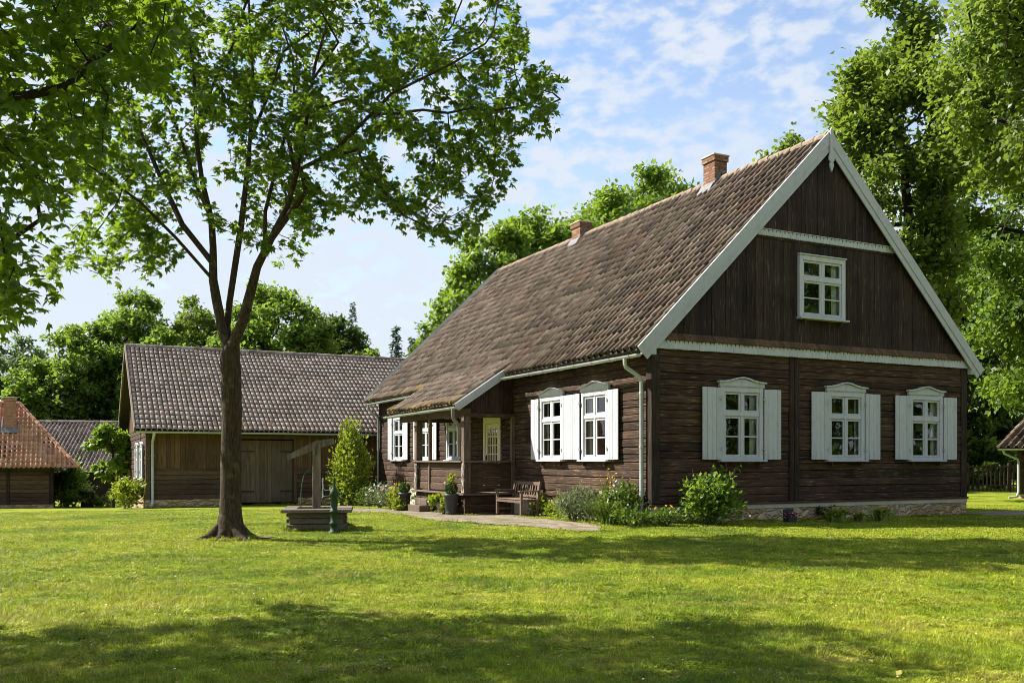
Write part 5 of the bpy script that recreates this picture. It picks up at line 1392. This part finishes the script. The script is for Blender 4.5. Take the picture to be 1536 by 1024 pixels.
# right-hand trees
loc, h, rw = dims(1345, -40, 104, 37); 
back_tree('maple_tree', 'tall yellow-green maple directly behind the right slope of the gable', loc, h, rw*1.05, 2.5, 'leaf_yellow', 240, 110, 2200, 46000, .25, br=.165, shape=1.2, trunk_r=.3)
loc, h, rw = dims(1545, -120, 150, 44)
back_tree('maple_tree', 'massive leafy maple behind the small shed at the right edge', loc, h, rw, 2.0, 'leaf_mid', 241, 130, 2700, 76000, .27, br=.185, trunk_r=.3)
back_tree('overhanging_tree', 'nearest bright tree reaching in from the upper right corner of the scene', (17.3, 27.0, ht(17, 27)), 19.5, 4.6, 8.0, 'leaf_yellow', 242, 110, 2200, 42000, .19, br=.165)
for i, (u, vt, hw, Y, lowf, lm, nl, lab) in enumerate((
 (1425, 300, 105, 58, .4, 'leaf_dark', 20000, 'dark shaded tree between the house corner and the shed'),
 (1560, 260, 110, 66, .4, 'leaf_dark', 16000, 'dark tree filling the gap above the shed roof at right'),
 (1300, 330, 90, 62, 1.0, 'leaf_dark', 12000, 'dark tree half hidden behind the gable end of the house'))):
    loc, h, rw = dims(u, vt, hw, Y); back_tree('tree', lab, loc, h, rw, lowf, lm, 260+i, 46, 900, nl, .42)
for i, (u, hw, Y, ht_, lm) in enumerate(((1458, 48, 57, 5.4, 'leaf_mid'), (1512, 56, 59, 5.8, 'leaf_dark'), (1486, 70, 55, 2.4, 'leaf_dark'))):
    loc = at(u, Y); back_tree('shrub', ('tall light green shrub behind the wooden fence nearest the house corner', 'tall dark shrub behind the fence beside the shed', 'low wide dark shrub directly behind the fence')[i], loc, ht_, hw/FOC*Y, .1, lm, 280+i, 24, 400, 7000, .3, .05, cat='shrub', full=True, br=.3)

def conifer(u, vtop, hw, Y, seed, label):
    rng = np.random.RandomState(seed); (x, y, z), h, rw = dims(u, vtop, hw, Y)
    t = thing('conifer', label, 'tree', (x, y, z)); mb = MB(); mb.tube([(0,0,-.3),(0,0,h*.5),(0,0,h*.97)], [.22,.13,.02], 7); P = []; D = []; 
    k = 0
    for f in np.arange(.06, .985, .014):
        zz = h*f; r = rw*(1-f)**.85*1.05
        for j in range(max(4, int(11*(1-f)+3))):
            a = rng.rand()*2*PI; rr = r*rng.uniform(.75, 1.1); e = np.array((math.cos(a)*rr, math.sin(a)*rr, -rr*.22+.25*rr*rng.rand()))
            if rr > .25: mb.tube([(0,0,zz), tuple(e*.6+np.array((0,0,zz))), tuple(e+np.array((0,0,zz)))], [.035,.022,.008], 4, False)
            n = max(6, int(rr*20)); s = rng.rand(n)**.7
            P.append(np.array((0,0,zz))+e*s[:, None]+rng.randn(n, 3)*.07); D.append(np.repeat(e[None]/rr, n, 0)*.7+rng.randn(n, 3)*.55+np.array((0,0,-.25)))
    mb.build('trunk', M['bark2'], t); P = np.concatenate(P); D = np.concatenate(D)
    V = leaf_quads(P, D, rand_dirs(rng, len(P))+np.array((0,0,.8)), .34*(.6+.8*rng.rand(len(P))), .04, .16)
    link('crown', leaves_mesh('crown', V, M['needle']), t)
conifer(594, 488, 34, 78, 301, 'pointed dark conifer right of the barn ridge'); conifer(618, 505, 28, 82, 302, 'second smaller dark conifer tucked beside the house roof verge')
conifer(528, 452, 40, 92, 303, 'farther dark conifer spire above the barn ridge'); conifer(292, 440, 36, 95, 304, 'dark conifer spire far behind the trees left of the lawn trunk')

# ================================================================== garden plants
def bush(name, label, loc, r, h, n, ls, leafm, seed, cat='plant', flowers=None, stems=8, col=0.0, wide=.3, group=None, up=.2, power=.5, flat=1.0, fl_size=.05, shoots=0):
    """leafy clump: parts foliage, stems, flowers"""
    rng = np.random.RandomState(seed); t = thing(name, label, cat, loc, rng.rand()*0, group)
    nb = max(5, int(n/70)); bl = []
    for k in range(nb):
        a = rng.rand()*2*PI; f = rng.rand(); rr = r*math.sqrt(rng.rand())*.8
        hh = h*(col+(1-col)*math.sqrt(max(.05, 1-(rr/r)**2)))*rng.uniform(.35, .95)
        if col > 0: f = rng.rand(); hh = h*(.1+.85*f); rr = r*math.sqrt(rng.rand())*min(1, 1.25*(1-f)**.5+.1)*.85
        bl.append((math.cos(a)*rr, math.sin(a)*rr, hh))
    bl = np.array(bl); idx = rng.randint(0, nb, n); P = bl[idx]+rng.randn(n, 3)*np.array((r*.2, r*.2, h*.11))
    P[:, 2] = np.maximum(P[:, 2], .03)
    outw = P-np.array((0, 0, h*.25)); outw /= np.linalg.norm(outw, axis=1, keepdims=True)+1e-6
    D = outw*.6+rng.randn(n, 3)*.5+np.array((0,0,up)); NR = outw*.5+rng.randn(n, 3)*.4+np.array((0,0,.9))
    V = leaf_quads(P, D, NR, ls*(.6+.8*rng.rand(n)), .10, wide)
    mb = MB()
    for k in range(shoots):                             # long wands breaking the outline
        a = rng.rand()*2*PI; e = rng.uniform(.95, 1.4); q = rng.uniform(.25, 1.0); zt = h*rng.uniform(.55, 1.28) if col == 0 else h*rng.uniform(.25, .95)
        rr = r*e*(q if col == 0 else min(1, 1.3*(1-zt/h)**.6+.12)); c1 = np.array((math.cos(a)*rr*.5, math.sin(a)*rr*.5, zt*.65)); c2 = np.array((math.cos(a)*rr, math.sin(a)*rr, zt))
        mb.tube([tuple(c1*.3), tuple(c1), tuple(c2)], [.010, .007, .003], 4, False)
        m = int(10+rng.rand()*12); f = rng.rand(m); Q = c1+(c2-c1)*f[:, None]+rng.randn(m, 3)*ls*.25
        V = np.concatenate([V, leaf_quads(Q, (c2-c1)/np.linalg.norm(c2-c1)*.6+rng.randn(m, 3)*.7, rng.randn(m, 3)*.4+np.array((0,0,.9)), ls*(.5+.7*rng.rand(m)), .12, wide)])
    link('foliage', leaves_mesh('foliage', V, M[leafm]), t)
    for k in range(stems):
        b_ = bl[rng.randint(nb)]; mb.tube([(rng.randn()*r*.12, rng.randn()*r*.12, -.05), tuple(b_*np.array((.5,.5,.5))), tuple(b_)], [.012+.006*h, .009, .005], 5, False)
    mb.build('stems', M['stem'], t)
    if flowers:
        fm, nf, top = flowers; 
        P2 = []; D2 = []; fb_ = MB(); fv = []
        for k in range(nf):
            a = rng.rand()*2*PI; rr = r*math.sqrt(rng.rand())*.95; z_ = h*math.sqrt(max(.1, 1-(rr/r)**2*.8))*rng.uniform(.85, 1.0)+top*rng.rand(); c = np.array((math.cos(a)*rr, math.sin(a)*rr, z_))
            fb_.tube([tuple(c*np.array((.8,.8,.55))), tuple(c)], .004, 4, False)
            nd = rng.randn(3)*.4+np.array((0,-.3,1)); nd /= np.linalg.norm(nd)
            for q in range(6):
                an = 2*PI*q/6; s_ = np.cross(nd, (1,.2,.1)); s_ /= np.linalg.norm(s_); u_ = np.cross(nd, s_); P2.append(c); D2.append(s_*math.cos(an)+u_*math.sin(an)+nd*.35)
        V2 = leaf_quads(np.array(P2), np.array(D2), np.tile((0,0,1.), (len(P2), 1))+.01*rng.randn(len(P2), 3), fl_size*(.7+.6*rng.rand(len(P2))), .05, .38)
        for k in range(nf): link('flower', leaves_mesh('flower', V2[k*6:k*6+6], M[fm]), t); fb_.build('flower_stalks', M['stem'], t)
    return t
def strap_plant(name, label, loc, r, h, n, wdt, leafm, seed, cat='plant', spikes=None):
    """arching strap leaves from one crown"""
    rng = np.random.RandomState(seed); t = thing(name, label, cat, loc); V = []; 
    K = 5
    for k in range(n):
        a = rng.rand()*2*PI; rr = r*rng.uniform(.35, 1.1); hh = h*rng.uniform(.6, 1.05); d = np.array((math.cos(a), math.sin(a), 0)); s = np.array((-d[1], d[0], 0)); b_ = np.array((rng.randn()*r*.22, rng.randn()*r*.22, 0))
        pts = [b_+d*rr*f**1.3+np.array((0,0,hh*(1.9*f-1.25*f*f) if True else 0)) for f in np.linspace(0, 1, K+1)]
        for q in range(K):
            w0 = wdt*(1-(q/K)**2)*.5+.001; w1 = wdt*(1-((q+1)/K)**2)*.5+.001
            V.append([pts[q]-s*w0, pts[q]+s*w0, pts[q+1]+s*w1, pts[q+1]-s*w1])
    V = np.array(V, np.float32); n4 = len(V)
    link('foliage', np_mesh('foliage', V.reshape(-1, 3), np.arange(n4*4, dtype=np.int32).reshape(-1, 4), M[leafm]), t)
    if spikes:
        fm, ns, sh = spikes; mb = MB(); P = []
        for k in range(ns):
            a = rng.rand()*2*PI; x, y = math.cos(a)*r*.5*rng.rand(), math.sin(a)*r*.5*rng.rand(); hh = sh*rng.uniform(.75, 1.1); lx_ = rng.randn()*.06
            mb.tube([(x,y,0),(x+lx_*.5,y,hh*.5),(x+lx_,y,hh)], .006, 4, False)
            for q in range(10): f = .55+.45*q/10; P.append((x+lx_*f+rng.randn()*.015, y+rng.randn()*.015, hh*f))
        mb.build('flower_stalks', M['stem'], t); P = np.array(P)
        V2 = leaf_quads(P, rng.randn(len(P), 3)+np.array((0,0,.6)), rng.randn(len(P), 3)+.01, .05+.03*rng.rand(len(P)), .04, .3)
        for q in range(ns): link('flower_spike', leaves_mesh('flower_spike', V2[q*10:q*10+10], M[fm]), t)
    return t
def hp(t, s, lift=0): x, y = house_xy(t, s); return (x, y, ht(x, y)+lift)
def gpz(u, v): x, y = gp(u, v); return (x, y, ht(x, y))
# rose bush and bed at the near corner
bush('rose_bush', 'large leafy rose bush in front of the near house corner', gpz(1068, 787), .66, 1.0, 1700, .11, 'leaf_mid', 401, 'shrub', ('pink', 7, .14), 16, wide=.34, up=.3, shoots=30)
bush('marigold_plant', 'low fine-leaved clump between the rose bush and the downpipe foot', gpz(1003, 788), .44, .44, 760, .07, 'leaf_plant', 402, 'plant', ('yellow', 5, .05), 6)
strap_plant('daylily', 'dark arching strap-leaved daylily clump right of the bed with one orange bloom', gpz(922, 785), .80, .72, 340, .030, 'leaf_plant', 403, spikes=('cream_flower', 5, .95))
bush('yellow_flower_plant', 'yellow-flowering clump at the foot of the downpipe', gpz(972, 783), .50, .66, 760, .07, 'leaf_plant', 404, 'plant', ('yellow', 16, .14), 6)
bush('mint_plant', 'grey-green feathery clump left of the daylily', gpz(874, 781), .58, .74, 1300, .075, 'leaf_grey', 405, 'plant', ('cream_flower', 5, .08), 8)
bush('lime_plant', 'bright lime clump second from the bench', gpz(842, 776), .36, .46, 420, .10, 'leaf_lime', 406, 'plant', None, 5, wide=.36)
bush('lime_plant', 'bright lime clump right beside the bench end', gpz(820, 774), .34, .50, 420, .10, 'leaf_lime', 407, 'plant', None, 5, wide=.36)
strap_plant('tall_flower', 'tall thin flowering stalks against the sunlit log wall', hp(-.55, .95), .35, .45, 90, .02, 'leaf_grey', 408, spikes=('yellow', 9, 1.15))
bush('green_plant', 'bushy green clump behind the bench seat', hp(-.28, 5.25), .26, .62, 420, .10, 'leaf_lime', 409, 'plant', None, 5)
bush('orange_flower_plant', 'dark leafy clump with orange blooms right of the daylily', gpz(950, 783), .48, .60, 800, .08, 'leaf_plant', 410, 'plant', ('orange', 4, .08), 6)
bush('catmint', 'soft grey-leaved mound filling the bed between the lime clump and the daylily', gpz(858, 782), .46, .58, 900, .06, 'leaf_grey', 411, 'plant', ('cream_flower', 4, .10), 7, shoots=14)
bush('leafy_plant', 'broad mid-green mound at the wall side of the daylily', hp(-.5, .55), .52, .80, 1000, .10, 'leaf_plant', 412, 'plant', None, 7, shoots=12)
bush('leafy_plant', 'low pale green mound along the plinth between the bench and the tall stalks', hp(-.45, 2.6), .60, .62, 1000, .09, 'leaf_lime', 413, 'plant', ('cream_flower', 3, .08), 7, shoots=12)
bush('fern_clump', 'feathery green clump in front of the downpipe at the path end', gpz(948, 789), .48, .36, 800, .07, 'leaf_plant', 414, 'plant', None, 6, shoots=12)
# by the gable plinth
strap_plant('hosta', 'pale variegated hosta at the gable plinth, leftmost of three', gpz(1255, 783), .36, .48, 80, .10, 'leaf_hosta', 421)
strap_plant('hosta', 'smallest hosta at the gable plinth, between its two larger neighbours', gpz(1291, 782), .25, .32, 50, .08, 'leaf_hosta', 422)
strap_plant('hosta', 'yellowish hosta at the gable plinth, nearest the far house corner', gpz(1322, 781), .34, .44, 70, .09, 'leaf_hosta', 423)
bush('dark_plant', 'dark green tuft against the stone plinth behind the small hosta', hp(4.95, -.28), .26, .30, 300, .08, 'leaf_box', 424)
# border at the far end of the long wall
border = [(553,758,.40,.60,'leaf_plant','pink','pink-flowering clump at the far end of the long wall border'), (570,758,.46,.72,'leaf_grey','white_flower_glint','silvery white-flowered clump in the border left of the porch'), (588,760,.44,.66,'leaf_grey','pink','greyish clump with pink blooms in the middle of the porch border'),
          (602,757,.42,.78,'leaf_lime','yellow','tall yellow-flowering clump under the shuttered window beside the porch'), (603,765,.30,.36,'leaf_lime',None,'low lime-green clump beside the left porch pot')]
for i, (u, v, r, h, lm, fm, lab) in enumerate(border):
    dY = 28.6+(.9 if v < 760 else 0)+(603-u)*.10
    bush('border_plant', lab, at(u, dY), r*1.15, h*1.15, 1000, .085, lm, 430+i, 'plant', (fm, 22, .12) if fm else None, 7, fl_size=.06)
# conical shrub by the barn, corner bush, sapling, bushes at the left
def col_shrub(label, loc, r, h, n, ls, leafm, seed):
    return bush('conical_shrub', label, loc, r, h, n, ls, leafm, seed, 'shrub', None, 14, col=1.0, up=.5, shoots=46)
col_shrub('upright bright green conical shrub in front of the barn wall', at(527, 35.5), .78, 2.95, 3000, .15, 'leaf_lime', 440)
bush('bush', 'yellowish round bush at the foot of the barn corner', at(191, 34.6), .75, 1.05, 1200, .15, 'leaf_lime', 441, 'shrub', None, 8, shoots=16)
bush('bush', 'dark green round bush between the cottage wall and the outbuilding', at(101, 50), .98, 2.35, 2200, .2, 'leaf_mid', 442, 'shrub', None, 10, shoots=20)
bush('bush', 'low green bush left of the dark planter by the outbuilding', at(112, 49), .95, .85, 900, .18, 'leaf_plant', 443, 'shrub', None, 6)
bush('bush', 'low green bush right of the dark planter by the outbuilding', at(152, 50), .95, .9, 900, .18, 'leaf_plant', 444, 'shrub', None, 6)
loc, h, rw = dims(170, 622, 30, 44)
back_tree('sapling', 'slender leafy sapling left of the barn gable', loc, h, rw*1.1, .6, 'leaf_mid', 445, 24, 420, 4200, .24, .09, cat='tree')
plx = at(131, 49.2); plt = thing('planter', 'dark planter with small pale flowers in front of the outbuilding', 'planter', plx)
pm_ = MB(); pm_.lathe([(.30,0),(.32,.02),(.36,.80),(.40,.82),(.40,.90),(.35,.90),(.34,.82)], n=16); pm_.build('pot', M['pot'], plt)
rng = np.random.RandomState(9); P = np.concatenate([rng.randn(160, 3)*np.array((.2,.2,.12))+np.array((0,0,1.0))]); link('foliage', leaves_mesh('foliage', leaf_quads(P, rng.randn(160,3)+np.array((0,0,.8)), rng.randn(160,3)+.01, .1+.08*rng.rand(160)), M['leaf_hosta']), plt)

def topiary_pot(label, loc, seed, sprig):
    rng = np.random.RandomState(seed); t = thing('plant_pot', label, 'pot', loc, 0, 'tall dark pots flanking the porch steps'); t.scale = (.86, .86, 1.0)
    mb = MB(); mb.lathe([(.17,0),(.185,.015),(.19,.06),(.175,.075),(.19,.10),(.225,.48),(.245,.50),(.245,.56),(.215,.56),(.205,.50)], n=22); mb.build('pot', M['pot'], t)
    so2 = MB(); so2.lathe([(.205,.50),(.12,.53),(.01,.54)], n=16); so2.build('soil', M['soil'], t)
    n = 700; d = rand_dirs(rng, n); P = np.array((0,0,.70))+d*np.array((.19,.19,.16))*(.75+.25*rng.rand(n, 1))
    link('foliage', leaves_mesh('foliage', leaf_quads(P, d+rng.randn(n,3)*.6, d+rng.randn(n,3)*.4, .045+.02*rng.rand(n), .08, .34), M['leaf_box']), t)
    if sprig:
        n = 90; P = np.stack([rng.randn(n)*.06, rng.randn(n)*.06, .80+.28*rng.rand(n)], 1); link('sprig', leaves_mesh('sprig', leaf_quads(P, rng.randn(n,3)+np.array((0,0,.8)), rng.randn(n,3)+.01, .08+.05*rng.rand(n)), M['leaf_lime']), t)
topiary_pot('tall dark pot with clipped box ball left of the porch steps', hp(-2.0, 10.75, .03), 451, False)
topiary_pot('tall dark pot with a light green sprig above its box ball by the porch corner', hp(-2.02, 6.78, .03), 452, True)
bush('fern', 'bright leafy fern-like plant between the two pots at the porch step', hp(-1.98, 7.5, .03), .34, .72, 620, .13, 'leaf_lime', 453, 'plant', None, 7, wide=.34)
pt = gpz(1185, 783); sp_ = thing('flower_pot', 'small dark square flower pot with pink and violet blooms on the grass', 'pot', pt, rad(20))
mb = MB(); mb.box(-.13,.13,.05,.08,0,.30,.005); mb.prism([(-.10,0),(.10,0),(.12,.14),(-.12,.14)], lambda a,b,d: (a,d,b), -.10, .045); mb.build('pot', M['pot'], sp_)
rng = np.random.RandomState(3)
for nm_, mt_, n in (('foliage', 'leaf_box', 90), ('flowers', 'pink', 60), ('flowers', 'violet', 50)):
    P = rng.randn(n, 3)*np.array((.06,.05,.03))+np.array((0,-.03,.165)); link(nm_, leaves_mesh(nm_, leaf_quads(P, rng.randn(n,3)+np.array((0,-.3,.6)), rng.randn(n,3)+.01, .04+.02*rng.rand(n), .05, .4), M[mt_]), sp_)

# the edge of the wood on the near side of the lawn: it closes the yard and shows in the window panes
rng = np.random.RandomState(55); f = rng.rand(520); bx_ = np.where(f < .4, rng.uniform(-30, 34, 520), 36+rng.uniform(0, 9, 520)); by_ = np.where(f < .4, rng.uniform(-26, -17, 520), rng.uniform(-24, 30, 520))
bl = np.stack([bx_, by_, 14*rng.rand(520)**.8], 1); b2 = np.stack([rng.uniform(26, 80, 160), rng.uniform(74, 86, 160), 13*rng.rand(160)**.8-.5], 1); bl = np.concatenate([bl, b2]); P = np.repeat(bl, 60, 0)+rng.randn(680*60, 3)*np.array((1.1, 1.1, .8))
P[:, 2] = np.maximum(P[:, 2], np.where(P[:, 1] > 60, -.5, .1))
tag(link('woodland', leaves_mesh('woodland', leaf_quads(P, rand_dirs(rng, len(P)), rand_dirs(rng, len(P)), .5+.4*rng.rand(len(P)), .1, .35), M['leaf_dark'])), 'dense dark edge of the wood closing the yard beyond the right edge', 'wood', kind='stuff')
